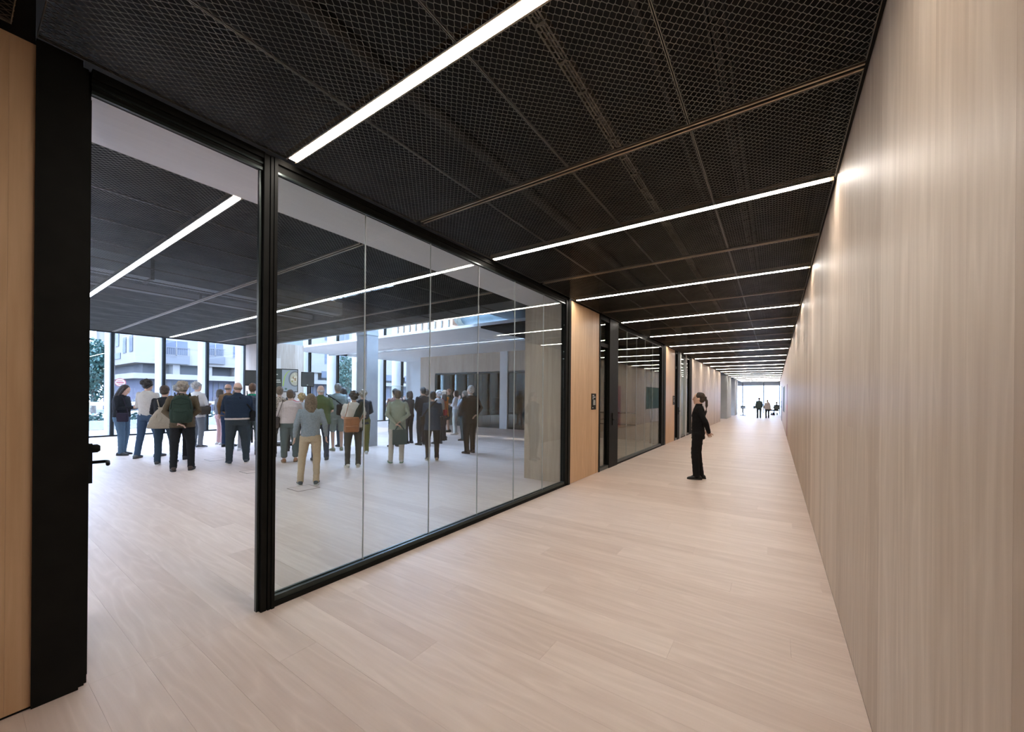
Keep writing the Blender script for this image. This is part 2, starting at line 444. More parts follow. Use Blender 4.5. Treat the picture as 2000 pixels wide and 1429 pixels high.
# pale strip of ceiling just inside the partition
sof = bx('ceiling_strip', M_SOFFIT, ceil, -3.84, XG - 0.06, 0.0, 7.3, HC - 0.012, HC + 0.02)
bx('ceiling_strip', M_SOFFIT, ceil, -3.84, XG - 0.34, -4.2, 0.0, HC - 0.012, HC + 0.02)
bx('shadow_gap', M_BLACK, ceil, XR - 0.014, XR + 0.01, -3.2, 49.0, HC + 0.01, HC + 0.04)
# ceilings of the second and third glazed rooms
for (xa, ya, yb) in ((-6.15, 7.6, 14.1), (-6.15, 14.3, 18.25)):
    bx('dark_ceiling', M_DECK, ceil, xa, XG - 0.06, ya, yb, HC, HC + 0.05)
# recess above the facade windows and high void over the rear of the hall
cr = empty('added_skylight', (0, 0, 3.9)); struct(cr, 'unseen glazed rooflight strip added above the street windows to daylight the hall')  # added opening, hidden behind the mesh edge, lets sky light onto the hall floor
for i in range(9):
    ya = -4.1 + i * 1.42
    obj('bar', MB().box(XF, -15.36, ya - 0.04, ya + 0.04, 0.0, 0.12), M_WHITE, cr)
    if i < 8: obj('glass_pane', MB().box(XF, -15.36, ya + 0.04, ya + 1.38, 0.05, 0.065), M_WGLASS, cr)
sf = struct(bx('ceiling_soffit', M_WHITE, None, XF, -4.6, 9.15, 11.45, 3.68, 3.76), 'pale plaster soffit over the rear of the hall')
bx('beam', M_GREY, sf, XF, -4.6, 11.45, 12.45, 3.86, 3.94)
bx('beam_side', M_WHITE, sf, XF, -4.6, 11.40, 11.46, 3.60, 3.90)
bx('rear_soffit', M_WHITE, sf, XF, -4.6, 12.45, 16.6, 3.68, 3.76)
sky_ = empty('added_skylight', (0, 0, 6.2)); struct(sky_, 'unseen glazed rooflight added over the rear void for more daylight in the hall')  # invented roof glazing, out of view, added to brighten the void and hall
for i in range(9):
    xa = XF + 0.3 + i * 1.8
    obj('bar', MB().box(xa - 0.04, xa + 0.04, 6.2, 16.9, 0.0, 0.15), M_WHITE, sky_)
    if i < 8: obj('glass_pane', MB().box(xa + 0.04, xa + 1.76, 6.2, 16.9, 0.06, 0.075), M_WGLASS, sky_)
bx('solid_edge', M_GREY, sky_, XF + 0.3 + 8 * 1.8 + 0.04, -3.2, 6.2, 16.9, 0.0, 0.15)

def linear_light(x0, x1, y, label, group, led=None):
    t = empty('linear_light', (0, y, HC)); tag(t, label, 'ceiling light', group)
    q = MB().box(x0, x1, -0.036, -0.029, -0.004, 0.05).box(x0, x1, 0.029, 0.036, -0.004, 0.05).box(x0, x1, -0.029, 0.029, 0.03, 0.05)
    obj('housing', q, M_TRACK, t)
    obj('diffuser', MB().box(x0 + 0.03, x1 - 0.03, -0.0285, 0.0285, -0.005, 0.012), led or M_LED, t)
    return t
n = 0
for k in range(0, 19):
    y = Y0L + k * DYL
    lab = ('linear ceiling light across the corridor behind the viewer' if k < 0 else
           '%s white linear light across the corridor ceiling, counted from the viewer' % ORD[k])
    linear_light(XG + 0.06, XR - 0.02, y, lab, 'linear lights across the corridor ceiling')
for k in (-2, -1, 0, 1):
    y = Y0L + k * DYL
    lab = {-2: 'linear ceiling light at the unseen left end of the hall', -1: 'linear ceiling light left of the doorway inside the hall',
           0: 'white linear light in the hall ceiling seen through the open doorway', 1: 'long white linear light in the hall ceiling behind the glass partition'}[k]
    linear_light(rx0 + 0.1, rx1 - 0.02, y, lab, 'linear lights in the hall ceiling', M_LEDH)

def track(x0, x1, y, label, group):
    t = empty('ceiling_track', (0, y, HC)); tag(t, label, 'track', group)
    obj('channel', MB().box(x0, x1, -0.012, 0.012, 0.0, 0.02), M_BLACK, t)
    for sg in (-1, 1):
        obj('rail', MB().box(x0, x1, sg * 0.018 - 0.006, sg * 0.018 + 0.006, -0.008, 0.02), M_TRACK, t)
for k in range(0, 18):
    y = Y0L + (k + 0.5) * DYL
    track(XG + 0.12, XR - 0.02, y, 'bronze double track behind the viewer' if k < 0 else '%s bronze double rail across the corridor ceiling, counted from the viewer' % ORD[k], 'bronze rails between the corridor lights')
for k in (-1, 0, 1):
    y = Y0L + (k + 0.5) * DYL
    track(rx0 + 0.02, rx1 - 0.02, y, {-1: 'bronze rail in the hall ceiling left of the doorway', 0: 'bronze rail in the hall ceiling between its two visible lights', 1: 'last bronze rail in the hall ceiling before the open void'}[k], 'bronze rails in the hall ceiling')

# services above the mesh
def tray(x, y0, y1, z, w_, label, M_TRAY=M_TRAY):
    t = empty('cable_tray', (x, y0, z)); tag(t, label, 'cable tray', 'cable trays above the corridor mesh')
    L_ = y1 - y0
    obj('side_rail', MB().box(-w_ / 2, -w_ / 2 + 0.012, 0, L_, 0, 0.05), M_TRAY, t)
    obj('side_rail', MB().box(w_ / 2 - 0.012, w_ / 2, 0, L_, 0, 0.05), M_TRAY, t)
    q = MB(); y = 0.1
    while y < L_: q.box(-w_ / 2, w_ / 2, y, y + 0.02, 0.0, 0.012); y += 0.3
    o_ = obj('rungs', q, M_TRAY, t); o_['kind'] = 'stuff'
    q = MB()
    for i in range(2): q.box(-w_ / 2 + 0.02 + i * 0.02, -w_ / 2 + 0.03 + i * 0.02, 0, L_, 0.012, 0.026)
    obj('cables', q, M_TRAY, t)
tray(-1.13, 1.5, 46.0, 3.68, 0.075, 'cable tray above the corridor mesh, left of centre')
tray(-0.30, 1.5, 46.0, 3.72, 0.10, 'narrow cable tray above the corridor mesh near the right wall', M_PIPE)
for (x, z, r_, lab) in ((-0.62, 3.6, 0.02, 'thin pipe above the corridor mesh beside the trays'), (-2.2, 3.75, 0.06, 'round pipe above the left side of the corridor mesh')):
    o = obj('service_pipe', MB().tube([(x, 1.0, z), (x, 46, z)], r_, 10), M_PIPE, None, smooth=True); tag(o, lab, 'pipe', 'pipes above the corridor mesh')
hd = empty('air_duct', (-9.2, 0, 3.55)); tag(hd, 'grey rectangular air duct above the hall mesh', 'duct')
obj('duct_body', MB().box(-0.22, 0.22, -1.0, 5.6, 0, 0.3), flat('duct_steel', (0.42, 0.44, 0.44), 0.45, 0.4), hd)
obj('flange', MB().box(-0.25, 0.25, 2.0, 2.05, -0.03, 0.33), M_TRAY, hd)
hd = empty('air_duct', (-10.1, 0, 3.5)); tag(hd, 'slim white duct beside the larger duct above the hall mesh', 'duct')
obj('duct_body', MB().box(-0.1, 0.1, 0.5, 5.4, 0, 0.12), M_WHITE, hd)
obj('flange', MB().box(-0.12, 0.12, 3.0, 3.04, -0.02, 0.14), M_TRAY, hd)
# ducts in the open void
dt = empty('round_duct', (0, 0, 0)); tag(dt, 'dark round ventilation duct in the open void over the rear of the hall', 'duct')
M_DUCT = flat('dark_duct', (0.10, 0.13, 0.14), 0.35, 0.5, 0.2, 4)
obj('duct_body', MB().tube([(-11.2, 12.6, 4.95), (-8.2, 12.6, 4.95)], 0.36, 20), M_DUCT, dt, smooth=True)
for xh in (-10.2, -8.4): bx('hanger', M_TRAY, dt, xh - 0.015, xh + 0.015, 12.59, 12.62, 5.28, 6.21)
obj('end_collar', MB().tube([(-11.3, 12.6, 4.95), (-11.1, 12.6, 4.95)], 0.42, 20), M_TRAY, dt, smooth=True)
ct = empty('insulated_duct', (0, 0, 0)); tag(ct, 'copper-coloured insulated duct in the open void left of the round duct', 'duct')
obj('duct_body', MB().box(-15.4, -11.6, 12.4, 13.1, 4.62, 5.25), flat('copper_foil', (0.55, 0.33, 0.22), 0.4, 0.3, 0.2, 5, 0.6), ct)
for i in range(9): bx('hanger', M_TRAY, ct, -15.2 + i * 0.42, -15.12 + i * 0.42, 12.36, 12.4, 4.55, 6.2)

# ================================================================== GLAZED PARTITIONS AND DOORS ALONG THE CORRIDOR
def partition(y0, y1, joints, label, post0=0.0, post1=0.18, lab_post=None):
    t = empty('glass_partition', (XG, y0, 0)); tag(t, label, 'glass partition')
    L_ = y1 - y0
    # sill: black base with a stepped green-grey top, and a double head rail
    obj('sill', MB().box(-0.10, 0.0, post0, L_, 0.0, 0.035), M_BLACK, t)
    obj('sill_cap', MB().box(-0.085, -0.012, post0, L_, 0.035, 0.075).box(-0.062, -0.05, post0, L_, 0.075, 0.082), M_SILL, t)
    obj('head_rail', MB().box(-0.10, 0.0, post0, L_, HC - 0.03, HC + 0.01).box(-0.075, -0.02, post0, L_, HC - 0.085, HC - 0.03), M_BLACK, t)
    obj('head_bead', MB().box(-0.03, -0.012, post0, L_, HC - 0.10, HC - 0.085), M_SILL, t)
    ed = [post0] + [j - y0 for j in joints] + [L_ - post1]
    for a, b_ in zip(ed[:-1], ed[1:]):
        obj('glass_pane', MB().box(-0.056, -0.044, a + 0.002, b_ - 0.002, 0.07, HC - 0.08), M_GLASS, t)
    for j in ed[1:-1]:
        obj('glass_joint', MB().box(-0.057, -0.043, j - 0.002, j + 0.002, 0.075, HC - 0.085), M_JOINT, t)
    obj('end_post', MB().box(-0.10, 0.0, L_ - post1, L_ - post1 * 0.55, 0.0, HC).box(-0.10, 0.012, L_ - post1 * 0.5, L_, 0.0, HC), M_BLACK, t)
    return t
gp1 = partition(1.355, 6.245, (2.125, 2.92, 3.729, 4.539, 5.359), 'tall frameless glass partition between the corridor and the hall of people', 0.0, 0.17)
# near door: frame (jamb, head, mullion) and open leaf
dr = empty('door_frame', (XG, 0.245, 0)); tag(dr, 'black metal frame of the open doorway at the left', 'door frame')
obj('jamb', MB().box(-0.30, 0.012, 0.0, 0.155, 0.0, HC + 0.02), M_BLACK, dr)
obj('jamb_step', MB().box(-0.09, -0.012, 0.155, 0.178, 0.0, HC).box(-0.09, -0.03, 0.178, 0.190, 0.0, HC), M_BLACK, dr)
obj('mullion', MB().box(-0.10, 0.004, 1.025, 1.06, 0.0, HC).box(-0.085, 0.010, 1.065, 1.085, 0.0, HC).box(-0.09, 0.016, 1.088, 1.11, 0.0, HC), M_BLACK, dr)
obj('bead', MB().box(-0.06, -0.03, 1.008, 1.025, 0.0, HC - 0.1), M_SILL, dr)
obj('head', MB().box(-0.10, 0.0, 0.19, 1.03, HC - 0.035, HC + 0.01).box(-0.08, -0.02, 0.19, 1.03, HC - 0.10, HC - 0.035), M_BLACK, dr)
obj('head_bead', MB().box(-0.022, -0.012, 0.19, 1.03, HC - 0.075, HC - 0.062).box(-0.03, -0.012, 0.19, 1.03, HC - 0.118, HC - 0.10), M_SILL, dr)
dl = empty('door_1', (XG - 0.10, 0.427, 0), R(90 - 7.6)); struct(dl, 'black framed glass door leaf standing open into the hall')
LW_ = 0.83   # leaf runs along local +Y
obj('stile', MB().box(-0.02, 0.02, 0.0, 0.06, 0.01, HC - 0.11), M_BLACK, dl)
obj('stile', MB().box(-0.02, 0.02, LW_ - 0.06, LW_, 0.01, HC - 0.11), M_BLACK, dl)
obj('rail', MB().box(-0.02, 0.02, 0.06, LW_ - 0.06, 0.01, 0.09), M_BLACK, dl)
obj('rail', MB().box(-0.02, 0.02, 0.06, LW_ - 0.06, HC - 0.19, HC - 0.11), M_BLACK, dl)
obj('glass_pane', MB().box(-0.006, 0.006, 0.06, LW_ - 0.06, 0.09, HC - 0.19), M_GLASS, dl)
lk = obj('lock_plate', MB().box(0.02, 0.045, LW_ - 0.06, LW_ - 0.005, 0.93, 1.20), M_BLACK, dl)
obj('lever', MB().tube([(0.04, LW_ - 0.035, 1.07), (0.105, LW_ - 0.035, 1.07), (0.118, LW_ - 0.055, 1.07), (0.115, LW_ - 0.17, 1.065)], 0.011, 8), M_BLACK, lk, smooth=True)
obj('thumb_turn', MB().tube([(0.04, LW_ - 0.035, 1.165), (0.068, LW_ - 0.035, 1.165)], 0.030, 10), M_BLACK, lk, smooth=True)
obj('lever', MB().tube([(-0.02, LW_ - 0.035, 1.07), (-0.07, LW_ - 0.035, 1.07), (-0.08, LW_ - 0.06, 1.07), (-0.08, LW_ - 0.15, 1.07)], 0.010, 8), M_BLACK, dl, smooth=True)

def door_set(y0, ywid, pw, label, num):
    """closed glass door next to a wide black post; y0 = start of the frame"""
    t = empty('door_%d' % num, (XG, y0, 0)); struct(t, label)
    obj('frame_post', MB().box(-0.10, 0.012, 0, 0.05, 0, HC), M_BLACK, t)
    obj('frame_post', MB().box(-0.12, 0.014, ywid, ywid + pw, 0, HC), M_BLACK, t)
    obj('threshold', MB().box(-0.08, 0.0, 0.05, ywid, 0, 0.07), M_SILL, t)
    obj('head', MB().box(-0.10, 0.0, 0.05, ywid, HC - 0.09, HC), M_BLACK, t)
    obj('transom', MB().box(-0.075, -0.02, 0.05, ywid, 2.62, 2.70), M_BLACK, t)
    obj('glass_pane', MB().box(-0.055, -0.045, 0.05, ywid, 0.07, 2.62), M_GLASS, t)
    obj('glass_pane', MB().box(-0.055, -0.045, 0.05, ywid, 2.70, HC - 0.09), M_GLASS, t)
    h_ = obj('lock_plate', MB().box(0.012, 0.03, ywid + pw * 0.3, ywid + pw * 0.3 + 0.05, 0.93, 1.20), M_BLACK, t)
    y = ywid + pw * 0.3 + 0.025
    obj('lever', MB().tube([(0.03, y, 1.06), (0.08, y, 1.06), (0.085, y - 0.02, 1.06), (0.085, y - 0.18, 1.06)], 0.011, 8), M_BLACK, h_, smooth=True)
    return t
door_set(7.60, 0.58, 0.55, 'glass door with black frame just past the first timber pier', 2)
gp2 = partition(8.74, 13.43, (9.55, 10.36, 11.17, 11.98), 'second glass partition along the corridor, reflecting the ceiling lights', 0.0, 0.50)
door_set(14.86, 0.42, 0.36, 'narrow glass door with black post past the second timber pier', 3)
gp3 = partition(15.65, 18.25, (16.4, 17.1), 'third glass partition along the corridor, partly hidden by the woman in black', 0.0, 0.48)

# corridor signs
def sign(y, y1, z0, z1, label):
    t = empty('door_sign', (XG, y, z0)); tag(t, label, 'sign')
    w_, h_ = y1 - y, z1 - z0
    obj('plate', MB().box(0.0, 0.012, 0, w_, 0, h_), M_BLACK, t)
    wm = flat('sign_white', (0.75, 0.75, 0.72), 0.6)
    for (a, b_, c, d) in ((0.15, 0.55, 0.865, 0.905), (0.15, 0.80, 0.755, 0.80), (0.15, 0.40, 0.655, 0.70), (0.15, 0.32, 0.10, 0.14)):
        obj('text_line', MB().box(0.012, 0.0135, a * w_, b_ * w_, c * h_, d * h_), wm, t)
    obj('picture', MB().box(0.012, 0.0135, 0.30 * w_, 0.80 * w_, 0.28 * h_, 0.60 * h_), flat('sign_grey', (0.30, 0.31, 0.29), 0.6, 0, 0.5, 30), t)
sign(7.20, 7.42, 1.30, 1.62, 'small black room sign with white lines on the first timber pier')
sign(14.56, 14.78, 1.30, 1.62, 'small black room sign on the second timber pier')

# fittings on the right wall (seen mirrored in the glass)
fc = empty('fire_cabinet', (XR, 18.4, 0)); tag(fc, 'dark red fire cabinet in the right wall, mirrored in the second glass partition', 'fire cabinet')
obj('door_panel', MB().box(-0.003, 0.0, 0, 0.95, 0.08, 2.12), flat('fire_red', (0.26, 0.035, 0.025), 0.45), fc)
obj('call_box', MB().box(-0.008, -0.003, 0.1, 0.55, 1.10, 1.32), flat('signal_red', (0.75, 0.06, 0.03), 0.4), fc)
gb = empty('wall_screen', (XR, 24.0, 0)); tag(gb, 'grey-green wall screen on the right wall, mirrored in the second glass partition', 'screen')
obj('panel', MB().box(-0.006, 0.0, 0, 3.8, 0.85, 2.2), flat('screen_green', (0.08, 0.125, 0.105), 0.7, 0, 0.1, 6, 0, 0.1), gb)
obj('rim', MB().box(-0.007, -0.006, 0, 3.8, 2.17, 2.2).box(-0.007, -0.006, 0, 3.8, 0.85, 0.88), M_BLACK, gb)
for (y, lab) in ((33.0, 'flush door with tall pull handle far along the right wall'),):
    t = empty('door_4', (XR, y, 0)); struct(t, lab)
    obj('leaf', MB().box(-0.012, 0.0, 0, 1.0, 0.01, 2.4), M_WALLR, t)
    obj('frame', MB().box(-0.016, 0.0, -0.04, 0.0, 0, 2.44).box(-0.016, 0.0, 1.0, 1.04, 0, 2.44).box(-0.016, 0.0, 0, 1.0, 2.4, 2.44), M_BLACK, t)
    obj('pull_handle', MB().tube([(-0.02, 0.12, 0.95), (-0.06, 0.12, 0.95), (-0.06, 0.12, 1.35), (-0.02, 0.12, 1.35)], 0.012, 8), M_BLACK, t, smooth=True)
# rails inside the second glazed room on its cross wall
for (z, lab) in ((0.98, 'upper dark handrail on the cross wall inside the second glazed room'), (0.55, 'lower dark handrail on the cross wall inside the second glazed room')):
    t = empty('handrail', (-6.1, 14.05, z)); tag(t, lab, 'handrail')
    obj('rail', MB().tube([(0, 0, 0), (1.95, 0, 0)], 0.022, 8), M_BLACK, t, smooth=True)
    for i in range(3): obj('bracket', MB().box(0.2 + i * 0.75, 0.23 + i * 0.75, 0, 0.04, -0.02, 0.0), M_BLACK, t)
# corridor end window
ew = empty('window_2', (0, 49.0, 0)); struct(ew, 'bright full-height end window of the corridor')
for x in (-7.5, -5.2, -2.95, 0.02 - 1.05, XR - 0.02):
    obj('mullion', MB().box(x - 0.04, x + 0.04, -0.05, 0.05, 0, HC), M_BLACK, ew)
obj('head', MB().box(-7.5, XR, -0.05, 0.05, HC - 0.35, HC + 1.0), M_GREY, ew)
for a, b_ in ((-7.46, -5.24), (-5.16, -2.99), (-2.91, -1.07), (-0.99, XR - 0.06)):
    obj('glass_pane', MB().box(a, b_, -0.006, 0.006, 0.0, HC - 0.35), M_WGLASS, ew)
sw_ = empty('window_3', (-7.6, 36.6, 0)); struct(sw_, 'side window beyond the wall piers on the left')
for y in (-3.2, 0, 3.4, 6.4, 9.4, 12.3): obj('mullion', MB().box(-0.05, 0.05, y - 0.04, y + 0.04, 0, HC), M_BLACK, sw_)
for a, b_ in ((-3.16, -0.04), (0.04, 3.36), (3.44, 6.36), (6.44, 9.36), (9.44, 12.26)):
    obj('glass_pane', MB().box(-0.006, 0.006, a, b_, 0.0, HC), M_WGLASS, sw_)
obj('head', MB().box(-0.05, 0.05, -3.2, 12.4, HC, HC + 1.1), M_GREY, sw_)
bx('deck_far', M_DECK, ceil, -7.8, XG, 28.7, 49.2, HC + 0.02, HC + 0.06)

# ================================================================== STREET FACADE
fac = empty('window_1', (XF, 0, 0)); struct(fac, 'street facade of tall windows with black mullions along the hall')
MU = [-3.62, -2.225, -0.83, 0.565, 1.96, 3.355, 4.76, 6.143, 7.53, 8.97, 10.42, 11.93, 13.45, 14.98, 16.3]
for y in MU:
    obj('mullion', MB().box(-0.10, 0.06, y - 0.04, y + 0.04, 0, HF if y < 7.6 else 6.2), M_BLACK, fac)
for a, b_ in zip(MU[:-1], MU[1:]):
    obj('glass_pane', MB().box(-0.035, -0.020, a + 0.04, b_ - 0.04, 0.05, HF), M_WGLASS, fac)
    if a > 7.4: obj('glass_pane', MB().box(-0.035, -0.020, a + 0.04, b_ - 0.04, HF + 0.10, 6.1), M_WGLASS, fac)
obj('base_rail', MB().box(-0.08, 0.05, -4.2, 16.6, 0.0, 0.05), M_BLACK, fac)
obj('head_rail', MB().box(-0.10, 0.05, -4.2, 16.6, HF, HF + 0.10), M_BLACK, fac)
obj('spandrel', MB().box(-0.25, 0.0, -4.2, 7.5, HF + 0.10, 4.1), M_WHITE, fac)
obj('roof_edge', MB().box(-0.25, 0.0, 7.5, 16.9, 6.1, 6.6), M_WHITE, fac)
M_FIN = flat('white_fin', (0.45, 0.42, 0.39), 0.7, 0, 0.04)
for y in MU:
    obj('outer_fin', MB().box(-1.0, -0.12, y - 0.03, y + 0.09, -0.1, 6.4), M_FIN, fac)
# outer edge of the building: slab over the hall so daylight enters only through the glass
struct(bx('roof', M_GREY, None, -15.4, XR + 0.4, -4.5, 6.2, 6.6, 6.8), 'flat roof slab above the mesh-ceiling part of the hall')
struct(bx('wall_upper', M_GREY, None, -3.2, -3.0, 6.15, 17.0, 4.4, 6.6), 'upper wall between the hall void and the corridor roof')
struct(bx('wall_upper', M_GREY, None, -15.4, -3.0, 6.05, 6.2, 4.4, 6.6), 'upper wall above the mesh ceiling edge')
struct(bx('wall_rear', M_GREY, None, XF, -3.0, 16.9, 17.1, -0.02, 6.6), 'rear outer wall of the hall')
struct(bx('roof_low', M_GREY, None, -7.9, XR + 0.4, 16.9, 50.2, 4.45, 4.6), 'roof slab above the far corridor')

# ================================================================== HALL: column, cabinets, screen, loudspeakers, floor hatches
cl = struct(bx('wall_column', M_CONC, None, -10.60, -10.10, 7.10, 7.50, 0.0, 6.2), 'square grey column standing among the visitors')
bx('cap_band', M_GREY, cl, -10.61, -10.09, 7.09, 7.51, 3.36, 3.46)
wc = struct(bx('wall_core', M_GREY, None, -15.28, -13.72, 5.94, 7.08, 0.0, HC + 0.4), 'timber clad column block behind the presentation screen')
boards(wc, 'X', 5.92, -15.3, -13.7, 0.0, HC, 0.2, M_WALLX, 0.02, 'board', -1)
boards(wc, 'Y', -13.70, 5.92, 7.1, 0.0, HC, BW, M_WALLR, 0.02, 'board', 1)

def cabinet(x0, x1, n_, label):
    t = empty('display_cabinet', ((x0 + x1) / 2, 15.0, 0)); tag(t, label, 'cabinet')
    a, b_ = -(x1 - x0) / 2, (x1 - x0) / 2
    obj('back_panel', MB().box(a, b_, 0.66, 0.72, 0, 2.74), M_CAB, t)
    obj('base_unit', MB().box(a, b_, 0.06, 0.66, 0.0, 0.80), M_CAB, t)
    obj('worktop', MB().box(a, b_, 0.04, 0.66, 0.80, 0.84), flat('steel_top', (0.35, 0.38, 0.38), 0.3, 0.8), t)
    obj('top_box', MB().box(a, b_, 0.0, 0.66, 2.68, 2.75), M_CAB, t)
    obj('side', MB().box(a, a + 0.03, 0.0, 0.66, 0, 2.74), M_CAB, t); obj('side', MB().box(b_ - 0.03, b_, 0.0, 0.66, 0, 2.74), M_CAB, t)
    st = (b_ - a) / n_
    for i in range(n_):
        p = obj('glass_door', MB().box(a + i * st + 0.01, a + (i + 1) * st - 0.01, 0.0, 0.01, 0.05, 2.66), M_DGLASS, t)
        obj('door_edge', MB().box(a + i * st - 0.008, a + i * st + 0.008, -0.004, 0.012, 0.05, 2.66), M_SILL, t)
    return t
cabinet(-15.28, -10.92, 8, 'wide dark glass-fronted cabinet bay behind the group on the right')
cabinet(-10.44, -6.4, 5, 'dark glass-fronted cabinet bay right of the white pilaster')
# appliances standing on the cabinet worktops
def appliance(x, w_, h_, label, c=(0.02, 0.02, 0.02)):
    t = empty('coffee_machine', (x, 15.2, 0.84)); tag(t, label, 'appliance')
    m = flat('appliance_%.2f' % x, c, 0.3)
    obj('body', MB().box(-w_ / 2, w_ / 2, 0.1, 0.4, 0.0, h_), m, t)
    obj('hood', MB().box(-w_ / 2, w_ / 2, -0.05, 0.1, h_ * 0.65, h_), m, t)
    obj('drip_tray', MB().box(-w_ / 2 + 0.03, w_ / 2 - 0.03, -0.05, 0.1, 0.0, 0.05), flat('steel_top', (0.35, 0.38, 0.38), 0.3, 0.8), t)
    for i in range(2): obj('spout', MB().tube([(-0.08 + i * 0.16, 0.02, h_ * 0.66), (-0.08 + i * 0.16, 0.02, h_ * 0.5)], 0.02, 8), M_SILL, t, smooth=True)
appliance(-11.8, 0.7, 0.62, 'dark coffee machine on the worktop left of the white pilaster')
appliance(-9.9, 0.75, 0.55, 'silver appliance on the worktop right of the white pilaster', (0.45, 0.47, 0.47))
appliance(-8.9, 0.7, 1.15, 'tall black vending appliance behind the smoked glass', (0.015, 0.013, 0.012))

SDIR = math.atan2(-(-12.1), 6.05)           # faces back towards the audience
scr = empty('presentation_screen', (-12.47, 5.76, 0), R(60)); tag(scr, 'wide screen on a stand showing white text and a bowl of salad', 'screen')
scr.scale = (0.75, 1, 1)      # local: -Y faces the audience
obj('casing', MB().box(-0.63, 0.63, 0.0, 0.06, 1.62, 2.33), M_BLACK, scr)
obj('stand_pole', MB().box(-0.30, -0.24, 0.03, 0.09, 0.06, 1.7).box(0.24, 0.30, 0.03, 0.09, 0.06, 1.7), flat('stand_silver', (0.5, 0.5, 0.5), 0.35, 0.8), scr)
obj('stand_base', MB().box(-0.45, 0.45, -0.25, 0.35, 0.0, 0.06), M_BLACK, scr)
ds = obj('display', MB().box(-0.61, 0.61, -0.006, 0.0, 1.64, 2.31), emit('screen_dark', (0.03, 0.05, 0.05), 0.8, 0.02), scr)
wt = emit('screen_text', (0.9, 0.93, 0.95), 0.75, 0.02)
for (x0, x1, z0, z1) in ((-0.5, -0.09, 2.14, 2.165), (-0.5, -0.24, 2.075, 2.095), (-0.5, 0.0, 1.97, 1.995), (-0.5, 0.02, 1.91, 1.935), (-0.5, -0.14, 1.85, 1.875)):
    obj('text_line', MB().box(x0, x1, -0.008, -0.006, z0, z1), wt, ds)
pic = obj('picture', MB().box(0.06, 0.605, -0.008, -0.006, 1.645, 2.305), emit('screen_blue', (0.36, 0.44, 0.58), 0.8, 0.02), ds)
def disc(cx, cz, rx, rz, y, n=28, a0=0, a1=2 * PI):
    q = MB(); q.v = [(cx + rx * math.cos(a0 + (a1 - a0) * i / n), y, cz + rz * math.sin(a0 + (a1 - a0) * i / n)) for i in range(n)]
    q.f = [tuple(range(n))]
    return q
def clipd(q):
    q.v = [(min(0.604, v[0]), v[1], max(1.648, min(2.30, v[2]))) for v in q.v]; return q
obj('bowl_image', clipd(disc(0.52, 2.03, 0.23, 0.24, -0.0085)), emit('bowl_rim', (0.16, 0.20, 0.27), 0.8, 0.02), pic)
obj('bowl_image', clipd(disc(0.535, 2.03, 0.195, 0.205, -0.009)), emit('bowl_in', (0.55, 0.57, 0.52), 0.8, 0.02), pic)
for i in range(26):
    a = random.uniform(0, 6.28); r_ = random.uniform(0, 0.8)
    c = random.choice([(0.75, 0.74, 0.68), (0.30, 0.36, 0.08), (0.32, 0.20, 0.10), (0.8, 0.8, 0.76)])
    obj('food_image', clipd(disc(min(0.58, 0.535 + 0.175 * r_ * math.cos(a)), 2.03 + 0.19 * r_ * math.sin(a), 0.034, 0.033, -0.0095 - i * 0.00005, 9)), emit('food_%d' % i, c, 0.8, 0.02), pic)
gq = MB(); pts = [(0.10, 1.80), (0.12, 1.95), (0.16, 2.10), (0.24, 2.22), (0.34, 2.28)]
for i, (x, z) in enumerate(pts): gq.v += [(x - 0.022, -0.009, z), (x + 0.022, -0.009, z)]
for i in range(len(pts) - 1): gq.f.append((2 * i, 2 * i + 1, 2 * i + 3, 2 * i + 2))
obj('leaf_image', gq, emit('leaf_green', (0.40, 0.62, 0.16), 0.8, 0.02), pic)
obj('leaf_image', disc(0.20, 1.72, 0.045, 0.03, -0.009, 10), emit('leaf_dark', (0.05, 0.16, 0.14), 0.8, 0.02), pic)

def speaker(x, y, rz, label):
    t = empty('loudspeaker', (x, y, 0), rz); tag(t, label, 'loudspeaker', 'loudspeakers on poles beside the screen')
    o = obj('cabinet', MB().box(-0.18, 0.18, 0, 0.30, 1.80, 2.26), M_BLACK, t)
    md = o.modifiers.new('b', 'BEVEL'); md.width = 0.02; md.segments = 2
    obj('grille', MB().box(-0.165, 0.165, -0.012, 0.0, 1.82, 2.24), flat('grille', (0.06, 0.065, 0.06), 0.7, 0, 0.3, 90), t)
    obj('badge', MB().box(-0.02, 0.02, -0.014, -0.012, 1.84, 1.86), M_JOINT, t)
    obj('pole', MB().tube([(0, 0.15, 0.75), (0, 0.15, 1.81)], 0.018, 10), M_BLACK, t, smooth=True)
    obj('collar', MB().tube([(0, 0.15, 0.70), (0, 0.15, 0.80)], 0.03, 10), M_BLACK, t, smooth=True)
    obj('pole', MB().tube([(0, 0.15, 0.1), (0, 0.15, 0.75)], 0.024, 10), M_BLACK, t, smooth=True)
    for i in range(3):
        a = 2 * PI * i / 3 + 0.5
        obj('leg', MB().tube([(0, 0.15, 0.55), (0.45 * math.cos(a), 0.15 + 0.45 * math.sin(a), 0.015)], 0.014, 8), M_BLACK, t, smooth=True)
speaker(-12.15, 6.42, R(60), 'black loudspeaker on a pole stand right of the presentation screen')
speaker(-12.86, 5.14, R(62), 'black loudspeaker on a pole left of the presentation screen, beside the black mullion')
